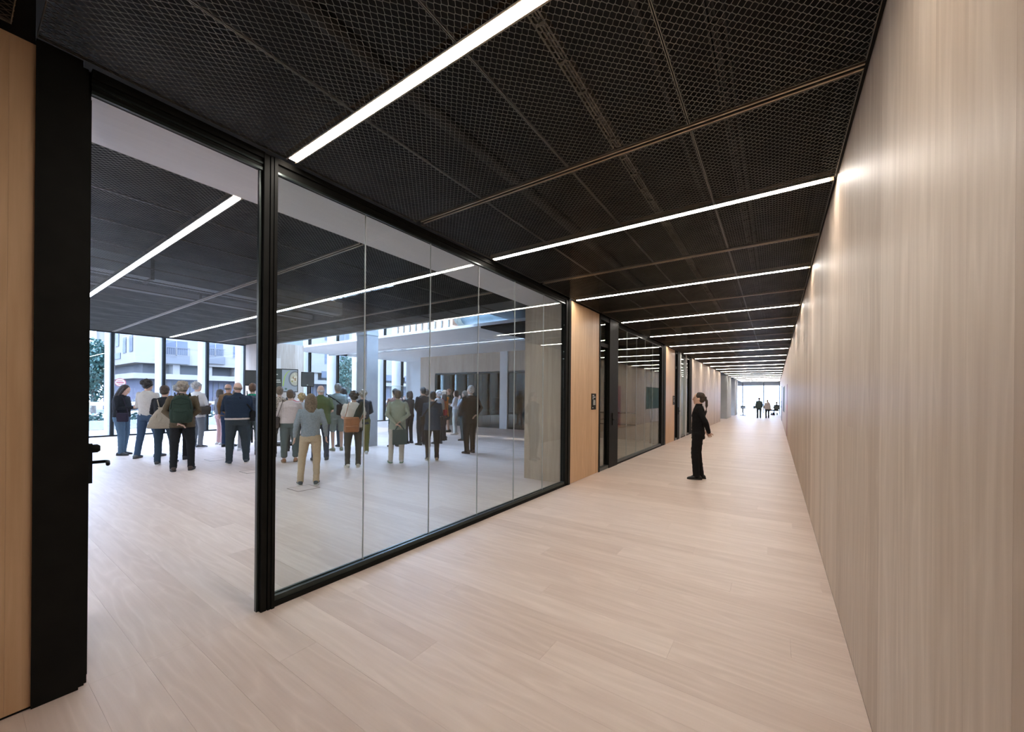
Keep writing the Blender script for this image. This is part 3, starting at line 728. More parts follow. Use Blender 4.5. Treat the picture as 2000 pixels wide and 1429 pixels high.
# clear lectern frame in front of the cabinets
lt = empty('clear_lectern', (-13.4, 11.0, 0), R(40)); tag(lt, 'clear acrylic panel stand near the last street window', 'stand')
obj('panel', MB().box(-0.35, 0.35, 0.0, 0.015, 1.35, 1.95), M_GLASS, lt)
q = MB().box(-0.36, -0.35, 0, 0.02, 0.05, 1.96).box(0.35, 0.36, 0, 0.02, 0.05, 1.96).box(-0.36, 0.36, 0, 0.02, 1.95, 1.965)
obj('edge_frame', q, M_JOINT, lt); obj('foot', MB().box(-0.4, 0.4, -0.15, 0.17, 0.0, 0.05), M_JOINT, lt)

def hatch(x, y, rz, label):
    t = empty('floor_hatch', (x, y, 0), rz); tag(t, label, 'floor hatch', 'service hatches in the timber floor')
    s_ = 0.17
    obj('lid', MB().box(-s_, s_, -s_, s_, 0.0005, 0.003), M_FLOOR, t)
    for (a, b_, c, d) in ((-s_ - 0.012, -s_, -s_ - 0.012, s_ + 0.012), (s_, s_ + 0.012, -s_ - 0.012, s_ + 0.012), (-s_, s_, -s_ - 0.012, -s_), (-s_, s_, s_, s_ + 0.012)):
        obj('rim', MB().box(a, b_, c, d, 0.0005, 0.004), flat('hatch_rim', (0.22, 0.16, 0.12), 0.5), t)
hatch(-6.45, 3.36, 0, 'square floor hatch under the feet of the woman in the denim jacket')
hatch(-8.66, 3.50, 0, 'square floor hatch beside the man in the navy jacket')
hatch(-10.9, 3.62, 0, 'square floor hatch between the backpack wearer and the navy jacket man')

# far end of the corridor: low bench, tables and chairs
bn = empty('bench', (-3.9, 30.2, 0)); tag(bn, 'pale boxy bench in the alcove far down the corridor', 'bench')
obj('base', MB().box(-0.35, 0.45, -0.6, 0.6, 0.0, 0.30), M_GREY, bn)
obj('seat', MB().box(-0.38, 0.48, -0.63, 0.63, 0.30, 0.55), flat('bench_cream', (0.68, 0.60, 0.50), 0.8), bn)
obj('back', MB().box(-0.38, -0.20, -0.63, 0.63, 0.55, 0.95), M_WHITE, bn)
def table(x, y, label):
    t = empty('cafe_table', (x, y, 0)); tag(t, label, 'table')
    obj('top', MB().zloft([(0.70, 0, 0, 0.38, 0.38), (0.73, 0, 0, 0.38, 0.38)], 24, 2), flat('table_dark', (0.05, 0.06, 0.05), 0.4), t)
    obj('stem', MB().tube([(0, 0, 0.03), (0, 0, 0.7)], 0.03, 10), M_BLACK, t, smooth=True)
    obj('foot', MB().zloft([(0.0, 0, 0, 0.25, 0.25), (0.03, 0, 0, 0.24, 0.24)], 20, 2), M_BLACK, t)
def chair(x, y, rz, label, col=(0.06, 0.08, 0.075)):
    t = empty('cafe_chair', (x, y, 0), rz); tag(t, label, 'chair')
    m = flat('chair_dark', col, 0.6)
    obj('seat', MB().box(-0.22, 0.22, -0.22, 0.22, 0.43, 0.47), m, t)
    obj('backrest', MB().box(-0.21, 0.21, -0.23, -0.20, 0.56, 0.84), m, t)
    for sx in (-0.19, 0.19):
        for sy in (-0.2, 0.2):
            obj('leg', MB().tube([(sx, sy, 0.0), (sx, sy, 0.44 if sy > 0 else 0.82)], 0.013, 8), M_BLACK, t, smooth=True)
table(-2.4, 40.6, 'small round table left of the far couple')
table(0.02 - 0.1, 44.4, 'small round table of the seated pair at the corridor end')
chair(-2.5, 43.2, R(200), 'dark chair behind the small round table left of the far couple')
chair(-1.7, 44.0, R(150), 'dark chair by the end window, left of the far couple')
chair(-0.55, 43.6, R(-60), 'dark chair of the left seated person at the corridor end')
chair(0.10, 43.6, R(10), 'dark chair of the right seated person at the corridor end')

# ================================================================== STREET
gr = struct(bx('ground', flat('asphalt', (0.13, 0.13, 0.135), 0.9, 0, 0.1, 1.5, 0.3), None, -75, XF - 0.3, -60, 90, -0.40, -0.16), 'street asphalt outside the facade')
pv = struct(bx('pavement', flat('pavement', (0.24, 0.23, 0.22), 0.9, 0, 0.08, 3, 0.2), None, -23.8, XF - 0.25, -60, 90, -0.30, -0.04), 'pale pavement outside the street windows')
pv2 = struct(bx('pavement', flat('pavement', (0.24, 0.23, 0.22), 0.9), None, -42.2, -33.0, -60, 90, -0.30, -0.03), 'pavement on the far side of the street')
eg = struct(bx('ground', flat('terrace', (0.75, 0.74, 0.72), 0.9, 0, 0.05), None, XF - 0.25, 30, 50.3, 120, -0.3, -0.06), 'pale terrace outside the corridor end window')
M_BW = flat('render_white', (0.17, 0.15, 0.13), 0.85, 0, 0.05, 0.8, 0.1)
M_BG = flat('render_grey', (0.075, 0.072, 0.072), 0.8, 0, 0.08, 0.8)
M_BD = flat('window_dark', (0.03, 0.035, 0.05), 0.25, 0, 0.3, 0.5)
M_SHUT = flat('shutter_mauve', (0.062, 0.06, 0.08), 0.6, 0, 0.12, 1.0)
bd = empty('office_building', (-42, 8.5, 0)); tag(bd, 'white building across the street with recessed balconies and dark shopfronts', 'building')
def bb(name, mat, x0, x1, y0, y1, z0, z1, par=bd): return obj(name, MB().box(x0, x1, y0 - 8.5, y1 - 8.5, z0, z1), mat, par)
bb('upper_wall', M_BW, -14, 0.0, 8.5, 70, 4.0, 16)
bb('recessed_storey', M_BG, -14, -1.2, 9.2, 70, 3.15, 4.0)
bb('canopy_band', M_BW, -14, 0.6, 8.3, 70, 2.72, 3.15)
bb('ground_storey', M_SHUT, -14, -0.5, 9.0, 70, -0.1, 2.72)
for i in range(44):
    y = 9.2 + i * 0.42
    bb('shutter_slat', M_BG, -0.5, -0.42, y, y + 0.09, 0.0, 2.6)
for y in (10.9, 13.2, 15.4, 19, 23): bb('storey_post', M_BW, -1.2, -0.2, y, y + 0.45, 3.15, 4.0)
def bwin(y0, y1, z0, z1, bal=False):
    f_ = bb('window', M_BD, -0.02, 0.02, y0, y1, z0, z1)
    o = obj('frame', MB().box(0.02, 0.05, (y0 + y1) / 2 - 0.03 - 8.5, (y0 + y1) / 2 + 0.03 - 8.5, z0, z1).box(0.02, 0.05, y0 - 8.5, y1 - 8.5, z0, z0 + 0.06), M_BW, f_)
    if bal:
        s_ = bb('balcony_panel', M_BG, 0.02, 0.25, y0 - 0.1, y1 + 0.1, z0 - 0.7, z0 - 0.02)
        rl_ = MB().box(0.2, 0.24, y0 - 8.6, y1 - 8.4, z0 + 0.62, z0 + 0.68)
        k = y0 - 0.1
        while k < y1 + 0.1: rl_.box(0.21, 0.23, k - 8.5, k + 0.03 - 8.5, z0 - 0.02, z0 + 0.62); k += 0.14
        obj('railing', rl_, M_BG, s_)
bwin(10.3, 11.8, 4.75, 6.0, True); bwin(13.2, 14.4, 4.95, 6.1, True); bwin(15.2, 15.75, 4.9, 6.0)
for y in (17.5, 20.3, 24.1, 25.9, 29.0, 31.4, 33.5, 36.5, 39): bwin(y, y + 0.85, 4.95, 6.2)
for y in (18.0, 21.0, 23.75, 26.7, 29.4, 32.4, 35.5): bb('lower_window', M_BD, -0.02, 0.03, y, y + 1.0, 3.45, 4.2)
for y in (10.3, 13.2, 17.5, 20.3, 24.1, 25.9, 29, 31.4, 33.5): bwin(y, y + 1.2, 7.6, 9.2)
# side face towards the side street
for (x0, x1, z0, z1) in ((-1.6, -0.6, 4.9, 6.2), (-3.6, -2.6, 4.9, 6.2), (-6.4, -4.4, 4.5, 5.0), (-6.0, -5.0, 5.6, 8), (-1.6, -0.6, 7.4, 9), (-3.6, -2.6, 7.4, 9)):
    bb('side_window', M_BD, x0, x1, 8.46, 8.52, z0, z1)
b2 = empty('apartment_block', (-58, -20, 0)); tag(b2, 'pale apartment block with vertical window strips seen behind the tree', 'building')
obj('wall', MB().box(-12, 0, 0, 26, -0.1, 18), M_BW, b2)
for i in range(13):
    for z in (1.0, 4.5, 8.0, 11.5):
        obj('window', MB().box(0.0, 0.04, 1.0 + i * 1.95, 1.75 + i * 1.95, z, z + 2.3), M_BD, b2)
# street tree
def leaf_ball(c, r_, n_, sz):
    q = MB()
    for i in range(n_):
        d = Vector((random.gauss(0, 1), random.gauss(0, 1), random.gauss(0, 1))).normalized() * (random.random() ** 0.4)
        p = Vector((c[0] + d.x * r_[0], c[1] + d.y * r_[1], c[2] + d.z * r_[2]))
        a = Vector((random.gauss(0, 1), random.gauss(0, 1), random.gauss(0, 1))).normalized()
        b_ = a.orthogonal().normalized()
        s_ = sz * random.uniform(0.6, 1.3)
        i0 = len(q.v); q.v += [p - a * s_, p + b_ * s_ * 0.45, p + a * s_, p - b_ * s_ * 0.45]; q.f.append((i0, i0 + 1, i0 + 2, i0 + 3))
    return q
M_LEAF = flat('tree_leaf', (0.022, 0.06, 0.045), 0.6, 0, 0.35, 3)
M_BARK = flat('bark', (0.12, 0.10, 0.08), 0.9, 0, 0.3, 10, 0.5)
def tree(x, y, hgt, r_, n_, label):
    t = empty('street_tree', (x, y, -0.05)); tag(t, label, 'tree')
    obj('trunk', MB().tube([(0, 0, 0), (0.03, 0, hgt * 0.45), (0.0, 0.05, hgt * 0.9)], [0.13, 0.10, 0.04], 9), M_BARK, t, smooth=True)
    for i in range(5):
        a = i * 1.3
        obj('branch', MB().tube([(0.02, 0, hgt * (0.35 + 0.09 * i)), (0.5 * r_[0] * math.cos(a), 0.5 * r_[1] * math.sin(a), hgt * (0.5 + 0.09 * i))], [0.05, 0.02], 7), M_BARK, t, smooth=True)
    o = obj('foliage', leaf_ball((0, 0, hgt * 0.72), r_, n_, 0.13), M_LEAF, t); o['kind'] = 'stuff'
tree(-32, 4.75, 4.0, (0.9, 0.75, 1.9), 2200, 'green street tree outside the leftmost window')
tree(-35, 22.3, 5.0, (1.2, 0.9, 2.0), 1600, 'street tree seen just right of the timber column block')
# oval sign on a post
os_ = empty('oval_sign', (-30, 5.48, -0.04), R(-10)); tag(os_, 'oval red and white street sign on a post behind the woman with the phone', 'sign')
obj('post', MB().tube([(0, 0, 0), (0, 0, 1.95)], 0.03, 8), M_BARK, os_, smooth=True)
def xdisc(ry, rz, x, n=28, cz=2.17):
    q = MB(); a = [(x - 0.03, ry * math.cos(2 * PI * i / n), cz + rz * math.sin(2 * PI * i / n)) for i in range(n)]
    b_ = [(x, ry * math.cos(2 * PI * i / n), cz + rz * math.sin(2 * PI * i / n)) for i in range(n)]
    return q.loft([a, b_])
obj('rim', xdisc(0.23, 0.23, 0.0), flat('sign_red', (0.20, 0.03, 0.03), 0.6), os_)
obj('face', xdisc(0.195, 0.19, 0.012), flat('sign_face', (0.26, 0.22, 0.22), 0.6), os_)
for (y0, y1, z0, z1) in ((-0.12, 0.10, 2.24, 2.28), (-0.15, 0.15, 2.13, 2.20), (-0.09, 0.10, 2.05, 2.09)):
    obj('lettering', MB().box(0.012, 0.016, y0, y1, z0, z1), flat('sign_red', (0.20, 0.03, 0.03), 0.6), os_)
# railing, hedge, kerb by the road
rl = empty('street_railing', (-27.6, 0, -0.1)); tag(rl, 'white road barrier rail along the kerb outside', 'railing')
obj('rail', MB().box(-0.04, 0.04, -14, 30, 1.02, 1.20), M_FIN, rl); obj('rail', MB().box(-0.03, 0.03, -14, 30, 0.55, 0.62), M_FIN, rl)
for i in range(15): obj('post', MB().box(-0.03, 0.03, -14 + i * 3.1, -13.94 + i * 3.1, 0, 1.05), M_FIN, rl)
hg = empty('hedge', (-25.6, 0, -0.1)); tag(hg, 'low green hedge strip beside the road outside', 'hedge')
obj('trough', MB().box(-0.3, 0.3, -12, 26, 0, 0.38), M_CONC, hg)
q = MB()
for i in range(2600):
    p = Vector((random.uniform(-0.3, 0.3), random.uniform(-12, 26), 0.38 + random.random() ** 1.5 * 0.32)); a = Vector((random.gauss(0, 1), random.gauss(0, 1), random.gauss(0, 1))).normalized(); b_ = a.orthogonal()
    i0 = len(q.v); q.v += [p - a * 0.09, p + b_ * 0.05, p + a * 0.09, p - b_ * 0.05]; q.f.append((i0, i0 + 1, i0 + 2, i0 + 3))
o = obj('foliage', q, M_LEAF, hg); o['kind'] = 'stuff'
def scooter(x, y, rz, col, label):
    t = empty('motor_scooter', (x, y, -0.16), rz); tag(t, label, 'scooter', 'scooters parked across the street')
    bk = flat('tyre', (0.02, 0.02, 0.02), 0.8); pm = flat('scooter_%s' % col[0], col, 0.3, 0, 0.05)
    for yy in (-0.62, 0.62):
        ring = []
        for k in range(20):
            a = 2 * PI * k / 20
            ring.append([Vector((0.05 * math.cos(b_), yy + (0.2 + 0.05 * math.sin(b_)) * math.cos(a), 0.25 + (0.2 + 0.05 * math.sin(b_)) * math.sin(a))) for b_ in [2 * PI * m / 8 for m in range(8)]])
        ring.append(ring[0]); q = MB(); q.loft(ring, False); obj('wheel', q, bk, t, smooth=True)
    obj('body', MB().tube([(0, -0.75, 0.62), (0, -0.35, 0.58), (0, -0.1, 0.42), (0, 0.28, 0.36), (0, 0.42, 0.6), (0, 0.36, 0.92)], [(0.11, 0.10), (0.16, 0.15), (0.15, 0.12), (0.15, 0.08), (0.16, 0.1), (0.1, 0.08)], 12), pm, t, smooth=True)
    obj('seat', MB().tube([(0, -0.7, 0.78), (0, -0.35, 0.79), (0, -0.12, 0.74)], [(0.1, 0.05), (0.14, 0.06), (0.11, 0.05)], 12), bk, t, smooth=True)
    obj('handlebar', MB().tube([(-0.33, 0.3, 1.04), (0, 0.36, 1.0), (0.33, 0.3, 1.04)], 0.016, 8), bk, t, smooth=True)
    obj('windscreen', MB().tube([(0, 0.42, 0.95), (0, 0.36, 1.3)], [(0.18, 0.01), (0.12, 0.01)], 12), M_GLASS, t, smooth=True)
    obj('mudguard', MB().tube([(0, 0.45, 0.42), (0, 0.62, 0.53), (0, 0.8, 0.44)], [(0.08, 0.03)] * 3, 10), pm, t, smooth=True)
scooter(-30.5, 4.2, R(70), (0.6, 0.6, 0.62), 'silver scooter parked by the street tree')
scooter(-30.6, 6.2, R(75), (0.75, 0.75, 0.75), 'white scooter parked behind the woman with the phone')
scooter(-30.6, 7.3, R(80), (0.15, 0.16, 0.2), 'dark scooter parked right of the white scooter')

# ================================================================== PEOPLE
JOBS = []     # (object, voxel, noise amplitude, post) remeshed together at the end
def remesh_later(o, voxel, amp=0.0, freq=9.0, post=None):
    md = o.modifiers.new('remesh', 'REMESH'); md.mode = 'VOXEL'; md.voxel_size = voxel
    ms = o.modifiers.new('smooth', 'SMOOTH'); ms.iterations = 3; ms.factor = 0.5
    JOBS.append((o, amp, freq, post))
SKIN = {'light': (0.62, 0.40, 0.30), 'mid': (0.50, 0.30, 0.21), 'pink': (0.66, 0.42, 0.33)}

def shoe(parent, x, y, rot, col, sole, k, sandal=False):
    prof = [(-0.085, 0.022, 0.052), (-0.065, 0.036, 0.078), (-0.02, 0.040, 0.092), (0.04, 0.043, 0.082), (0.10, 0.047, 0.062), (0.145, 0.043, 0.050), (0.178, 0.022, 0.036)]
    M = Matrix.Translation((x, y, 0)) @ Matrix.Rotation(rot, 4, 'Z') @ Matrix.Scale(k, 4)
    q = MB()
    q.loft([[(hw * math.copysign(abs(math.cos(a)) ** 0.8, math.cos(a)), yy, 0.018 + (h_ - 0.018) * (0.5 + 0.5 * math.copysign(abs(math.sin(a)) ** 0.7, math.sin(a)))) for a in [-2 * PI * j / 12 for j in range(12)]] for (yy, hw, h_) in prof])
    q.xform(M)
    so_ = obj('shoe', q, flat('shoe_%02x%02x%02x' % tuple(int(v * 255) for v in col), col, 0.6), parent, smooth=True)
    q = MB()
    q.zloft([(0.0, 0, 0.045, 0.044, 0.138), (0.022, 0, 0.045, 0.047, 0.141)], 20, 2.6); q.xform(M)
    obj('sole', q, flat('sole_%02x%02x%02x' % tuple(int(v * 255) for v in sole), sole, 0.8), so_)

ARMS = {   # elbow, wrist, hand direction, for the right side (+x); mirrored for the left
    'down': ((0.245, -0.03, 1.13), (0.255, 0.03, 0.89), (0.0, 0.15, -1)),
    'loose': ((0.27, -0.04, 1.14), (0.29, 0.05, 0.90), (0.05, 0.25, -1)),
    'behind': ((0.265, -0.13, 1.15), (0.045, -0.185, 0.95), (-0.9, -0.1, -0.5)),
    'cross': ((0.25, 0.06, 1.15), (-0.06, 0.20, 1.15), (-1, 0.1, 0.15)),
    'phone': ((0.225, 0.03, 1.14), (0.09, 0.29, 1.17), (-0.3, 0.9, 0.3)),
    'front': ((0.25, 0.02, 1.13), (0.06, 0.22, 1.02), (-0.7, 0.5, -0.3)),
    'chin': ((0.20, 0.14, 1.16), (0.07, 0.16, 1.42), (-0.3, 0.0, 1)),
    'pocket': ((0.27, -0.09, 1.14), (0.20, 0.03, 0.95), (-0.2, 0.4, -0.9)),
    'hip': ((0.31, -0.10, 1.15), (0.19, 0.0, 1.0), (-0.8, 0.4, -0.4)),
}
def hand(q, wr, d, side, k):
    """palm and five bent fingers rooted in the palm"""
    d = Vector(d).normalized(); wr = Vector(wr)
    s_ = d.cross(Vector((side, 0, 0.05))); 
    if s_.length < 0.2: s_ = d.cross(Vector((0, 1, 0)))
    s_.normalize(); n_ = s_.cross(d).normalized()
    q.tube([wr - d * 0.02, wr + d * 0.035, wr + d * 0.085], [(0.026, 0.020), (0.040, 0.017), (0.040, 0.014)], 10, ref=n_)
    for i, (o_, l_) in enumerate(((-0.030, 0.060), (-0.010, 0.072), (0.010, 0.068), (0.029, 0.052))):
        b0 = wr + d * 0.075 + s_ * o_
        q.tube([b0, b0 + d * l_ * 0.5 + n_ * 0.008, b0 + d * l_ * 0.85 + n_ * 0.026], [0.0092, 0.0085, 0.0068], 6)
    t0 = wr + d * 0.02 - s_ * 0.026
    q.tube([t0, t0 + d * 0.03 - s_ * 0.028 + n_ * 0.008, t0 + d * 0.062 - s_ * 0.034 + n_ * 0.018], [0.012, 0.0105, 0.0085], 6)

def person(x, y, face, H, label, top=None, legs=None, shoes=((0.05, 0.05, 0.05), (0.05, 0.05, 0.05)), hair=('short', (0.05, 0.035, 0.025)),
           arms=('down', 'down'), b=1.0, stance=(0.10, 0.0, 0.10, 0.0), head=(0, 0), skin='light', vox=0.014, lean=0.0, sit=False, extra=None, group='visitors listening in the hall'):
    """face: heading in degrees (0 = +Y, positive turns left). top = dict, legs = dict"""
    k = H / 1.72
    t = empty('person', (x, y, 0), R(face)); tag(t, label, 'person', group)
    top = top or {}; legs = legs or {}
    sk = flat('skin_' + skin, SKIN[skin], 0.55, 0, 0.06, 14)
    HZ = 0.92 if not sit else 0.50
    dz = HZ - 0.92
    K = Matrix.Scale(k, 4)
    # lean bends everything above the hips forward about the x axis
    LM = Matrix.Translation((0, 0, HZ)) @ Matrix.Rotation(-R(lean), 4, 'X') @ Matrix.Translation((0, 0, -HZ + dz))
    HM = LM @ Matrix.Translation((0, 0.0, 1.47)) @ Matrix.Rotation(R(head[0]), 4, 'Z') @ Matrix.Rotation(-R(head[1]), 4, 'X') @ Matrix.Translation((0, 0, -1.47))
    def up(p): return LM @ Vector(p)
    ft = []
    for i, sx in enumerate((-1, 1)):
        fx, fy = stance[2 * i] * sx, stance[2 * i + 1]
        hip = Vector((0.088 * sx, 0, HZ - 0.01))
        if sit:
            knee = Vector((0.12 * sx, 0.42, 0.48)); ank = Vector((0.12 * sx, 0.38 + fy, 0.09))
        else:
            ank = Vector((fx, fy, 0.09)); knee = (hip + ank) / 2 + Vector((0.012 * sx, 0.035, 0.02))
        ft.append((hip, knee, ank, sx))
    ar = []
    for i, sx in enumerate((-1, 1)):
        mode = arms[i]; e, wv, hd_ = ARMS[mode]
        e = Vector((e[0] * 0.90 * sx * (1 + (b - 1) * 0.6), e[1], e[2])); wv = Vector((wv[0] * (0.92 if wv[0] > 0.15 else 1.0) * sx, wv[1], wv[2])); hd_ = Vector((hd_[0] * sx, hd_[1], hd_[2]))
        if mode in ('cross', 'behind'): wv.z += 0.025 * sx; wv.y += (0.012 * sx)
        sh = Vector((0.160 * sx * (1 + (b - 1) * 0.6), -0.005, 1.405))
        ar.append((up(sh), up(e), up(wv), LM.to_3x3() @ hd_, sx))
    # ---- body: one continuous skin surface
    q = MB()
    i0 = len(q.v)
    q.zloft([(0.86, 0, 0, 0.13, 0.095), (1.0, 0, 0, 0.12, 0.09), (1.15, 0, 0, 0.115, 0.085), (1.30, 0, 0, 0.14, 0.09), (1.40, 0, -0.01, 0.13, 0.07), (1.46, 0, -0.012, 0.06, 0.055)], 16)
    q.xform(LM, i0); i0 = len(q.v)
    q.zloft([(1.40, 0, -0.012, 0.055, 0.055), (1.46, 0, -0.008, 0.050, 0.052), (1.54, 0, -0.004, 0.052, 0.058)], 14, 2)
    q.zloft([(1.485, 0, 0.050, 0.022, 0.026), (1.50, 0, 0.030, 0.042, 0.055), (1.53, 0, 0.015, 0.056, 0.075), (1.575, 0, 0.006, 0.067, 0.088), (1.62, 0, 0.0, 0.073, 0.094), (1.66, 0, -0.003, 0.070, 0.090), (1.695, 0, -0.004, 0.054, 0.070), (1.715, 0, -0.005, 0.028, 0.036)], 16, 2.1)
    q.tube([(0, 0.085, 1.615), (0, 0.103, 1.585), (0, 0.108, 1.570)], [0.009, 0.012, 0.013], 7)     # nose
    for sx in (-1, 1): q.ell((0.074 * sx, -0.005, 1.595), (0.010, 0.020, 0.032), 8, 6)
    q.ell((0, 0.086, 1.545), (0.024, 0.012, 0.009), 8, 6)                                      # lips
    q.ell((0, 0.078, 1.632), (0.052, 0.018, 0.010), 8, 6)                                      # brow
    q.xform(HM, i0)
    for (sh, e, wv, hd_, sx) in ar: q.tube([sh, e, wv], [0.042, 0.037, 0.026], 10)
    for (hip, kn, an, sx) in ft: q.tube([hip, kn, an, an + Vector((0, 0.02, -0.03))], [0.074, 0.052, 0.036, 0.036], 10)
    q.xform(K)
    bo = obj('body', q, sk, t)
    hq = MB()
    for (sh, e, wv, hd_, sx) in ar: hand(hq, wv, hd_, sx, k)
    hq.xform(K)
    remesh_later(bo, vox * 0.85, 0, 1, hq)
    # eyes
    q = MB()
    for sx in (-1, 1): q.ell((0.030 * sx, 0.0855, 1.610), (0.011, 0.006, 0.006), 8, 6)
    q.xform(HM).xform(K); obj('eyes', q, flat('eye_dark', (0.03, 0.02, 0.02), 0.2), t, smooth=True)
    # ---- legs: trousers, shorts or skirt
    lc = legs.get('c', (0.03, 0.03, 0.035)); lt_ = legs.get('len', 1.0); lw = legs.get('w', 1.0)
    q = MB()
    i0 = len(q.v)
    q.zloft([(HZ - 0.10, 0, 0, 0.165 * b, 0.115 * b), (HZ - 0.02, 0, -0.005, 0.175 * b, 0.13 * b), (HZ + 0.06, 0, 0, 0.165 * b, 0.12 * b), (HZ + 0.13, 0, 0, 0.15 * b, 0.11 * b)], 18)
    for (hip, kn, an, sx) in ft:
        r_ = [0.100 * b * (0.5 + 0.5 * lw), 0.070 * lw * (0.6 + 0.4 * b), 0.058 * lw, 0.058 * lw]
        pts = [hip + Vector((0, 0, 0.0)), kn, an.lerp(kn, 0.25), an + Vector((0, 0, -0.03))]
        if lt_ < 0.6: pts = [hip, hip.lerp(kn, 0.6), hip.lerp(kn, 0.98)]; r_ = [0.100 * b, 0.09 * lw, 0.088 * lw]
        elif lt_ < 0.95: pts[3] = an.lerp(kn, 0.12); pts[2] = an.lerp(kn, 0.35)
        q.tube(pts, r_, 12)
    q.xform(K); lo = obj('shorts' if lt_ < 0.6 else 'trousers', q, legs.get('m') or cloth(lc), t); remesh_later(lo, vox, 0.0055, 12)
    # ---- top
    tc_ = top.get('c', (0.05, 0.05, 0.05)); hem = top.get('hem', 0.86); sl_ = top.get('sleeve', 1.0); tw = top.get('w', 1.0)
    q = MB()
    bb_ = b * tw * 0.93
    fl = top.get('flare', 1.0)
    rg = [(hem, 0, -0.003, 0.178 * bb_ * fl, 0.135 * bb_ * fl), (hem + 0.04, 0, -0.003, 0.178 * bb_ * fl, 0.135 * bb_ * fl)]
    if hem < 0.98: rg.append((1.06, 0, -0.002, 0.168 * bb_ * (1 + fl) / 2, 0.128 * bb_ * (1 + fl) / 2))
    rg += [(1.20, 0, -0.004, 0.175 * bb_, 0.132 * bb_), (1.32, 0, -0.008, 0.188 * bb_, 0.132 * bb_), (1.40, 0, -0.012, 0.175 * bb_, 0.105 * bb_), (1.44, 0, -0.015, 0.115 * bb_, 0.082), (1.475, 0, -0.012, 0.062, 0.064)]
    if top.get('collar'): rg.append((1.505, 0, -0.012, 0.062, 0.064))
    q.zloft(rg, 20); q.xform(LM)
    for (sh, e, wv, hd_, sx) in ar:
        a = 0.053 * tw
        if sl_ >= 0.99: q.tube([sh, sh.lerp(e, 0.5), e, e.lerp(wv, 0.55), e.lerp(wv, 0.95)], [a * 1.12, a, a * 0.93, a * 0.8, a * 0.66], 12)
        elif sl_ > 0.6: q.tube([sh, sh.lerp(e, 0.5), e, e.lerp(wv, 0.4)], [a * 1.12, a, a * 0.95, a * 0.9], 12)
        else: q.tube([sh, sh.lerp(e, 0.45), sh.lerp(e, 0.8)], [a * 1.12, a * 1.05, a * 1.08], 12)
    if top.get('hood'): q.ell(up((0, -0.115, 1.42)), (0.12, 0.06, 0.07), 14, 8)
    q.xform(K); to = obj(top.get('name', 'top'), q, top.get('m') or cloth(tc_), t); remesh_later(to, vox, 0.0065, 12)
    if top.get('under'):       # shirt hem showing below the jacket
        q = MB(); q.zloft([(hem - 0.035, 0, 0, 0.176 * bb_, 0.132 * bb_), (hem + 0.03, 0, 0, 0.174 * bb_, 0.130 * bb_)], 24); q.xform(LM).xform(K)
        obj('shirt_hem', q, cloth(top['under']), t, smooth=True)
    if top.get('shirt'):       # collar above the jacket
        q = MB(); q.zloft([(1.45, 0, -0.012, 0.068, 0.068), (1.50, 0, -0.010, 0.060, 0.062)], 20, 2); q.xform(LM).xform(K)
        obj('shirt_collar', q, cloth(top['shirt']), t, smooth=True)
    # ---- shoes
    for (hip, kn, an, sx) in ft:
        shoe(t, an.x * k, (an.y - 0.01) * k, -0.18 * sx, shoes[0], shoes[1], k)
    # ---- hair
    st, hc = hair
    hm = flat('hair_%02x%02x%02x' % tuple(int(v * 255) for v in hc), hc, 0.6, 0, 0.45, 40, 0.6)
    q = MB()
    if st == 'bald':
        q.ell((0, -0.035, 1.590), (0.076, 0.070, 0.040), 18, 10)
    else:
        q.ell((0, -0.020, 1.640), (0.084, 0.098, 0.094), 24, 16)
        q.ell((0, -0.045, 1.590), (0.078, 0.068, 0.075), 20, 12)
        if st == 'curly':
            for i in range(26):
                d = Vector((random.gauss(0, 1), random.gauss(-0.5, 0.8), random.gauss(0.35, 0.8))).normalized()
                q.ell((d.x * 0.085, -0.03 + d.y * 0.092, 1.63 + d.z * 0.088), (0.033, 0.033, 0.033), 8, 6)
        if st in ('bob', 'long'):
            zb = 1.46 if st == 'bob' else 1.33
            q.zloft([(zb, 0, -0.070, 0.075, 0.035), (zb + 0.05, 0, -0.066, 0.090, 0.052), (1.55, 0, -0.045, 0.096, 0.072), (1.62, 0, -0.03, 0.09, 0.09), (1.68, 0, -0.025, 0.07, 0.075)], 20, 2.2)
            for sx in (-1, 1): q.tube([(0.072 * sx, 0.015, 1.66), (0.086 * sx, 0.01, 1.56), (0.080 * sx, 0.0, zb + 0.03)], [0.026, 0.028, 0.02], 8)
        if st == 'ponytail':
            q.ell((0, -0.115, 1.630), (0.026, 0.030, 0.026), 10, 8)
            q.tube([(0, -0.11, 1.625), (0, -0.143, 1.57), (0, -0.150, 1.47), (0, -0.148, 1.36), (0, -0.14, 1.27)], [0.020, 0.026, 0.027, 0.022, 0.010], 9)
    q.xform(HM).xform(K)
    ho = obj('hair', q, hm, t); remesh_later(ho, 0.008 if vox < 0.015 else 0.011, 0.010 if st == 'curly' else 0.004, 30)
    if extra: extra(t, k, up, HM)
    W = Matrix.Translation((x, y, 0)) @ Matrix.Rotation(R(face), 4, 'Z') @ K @ LM
    return t, W, k

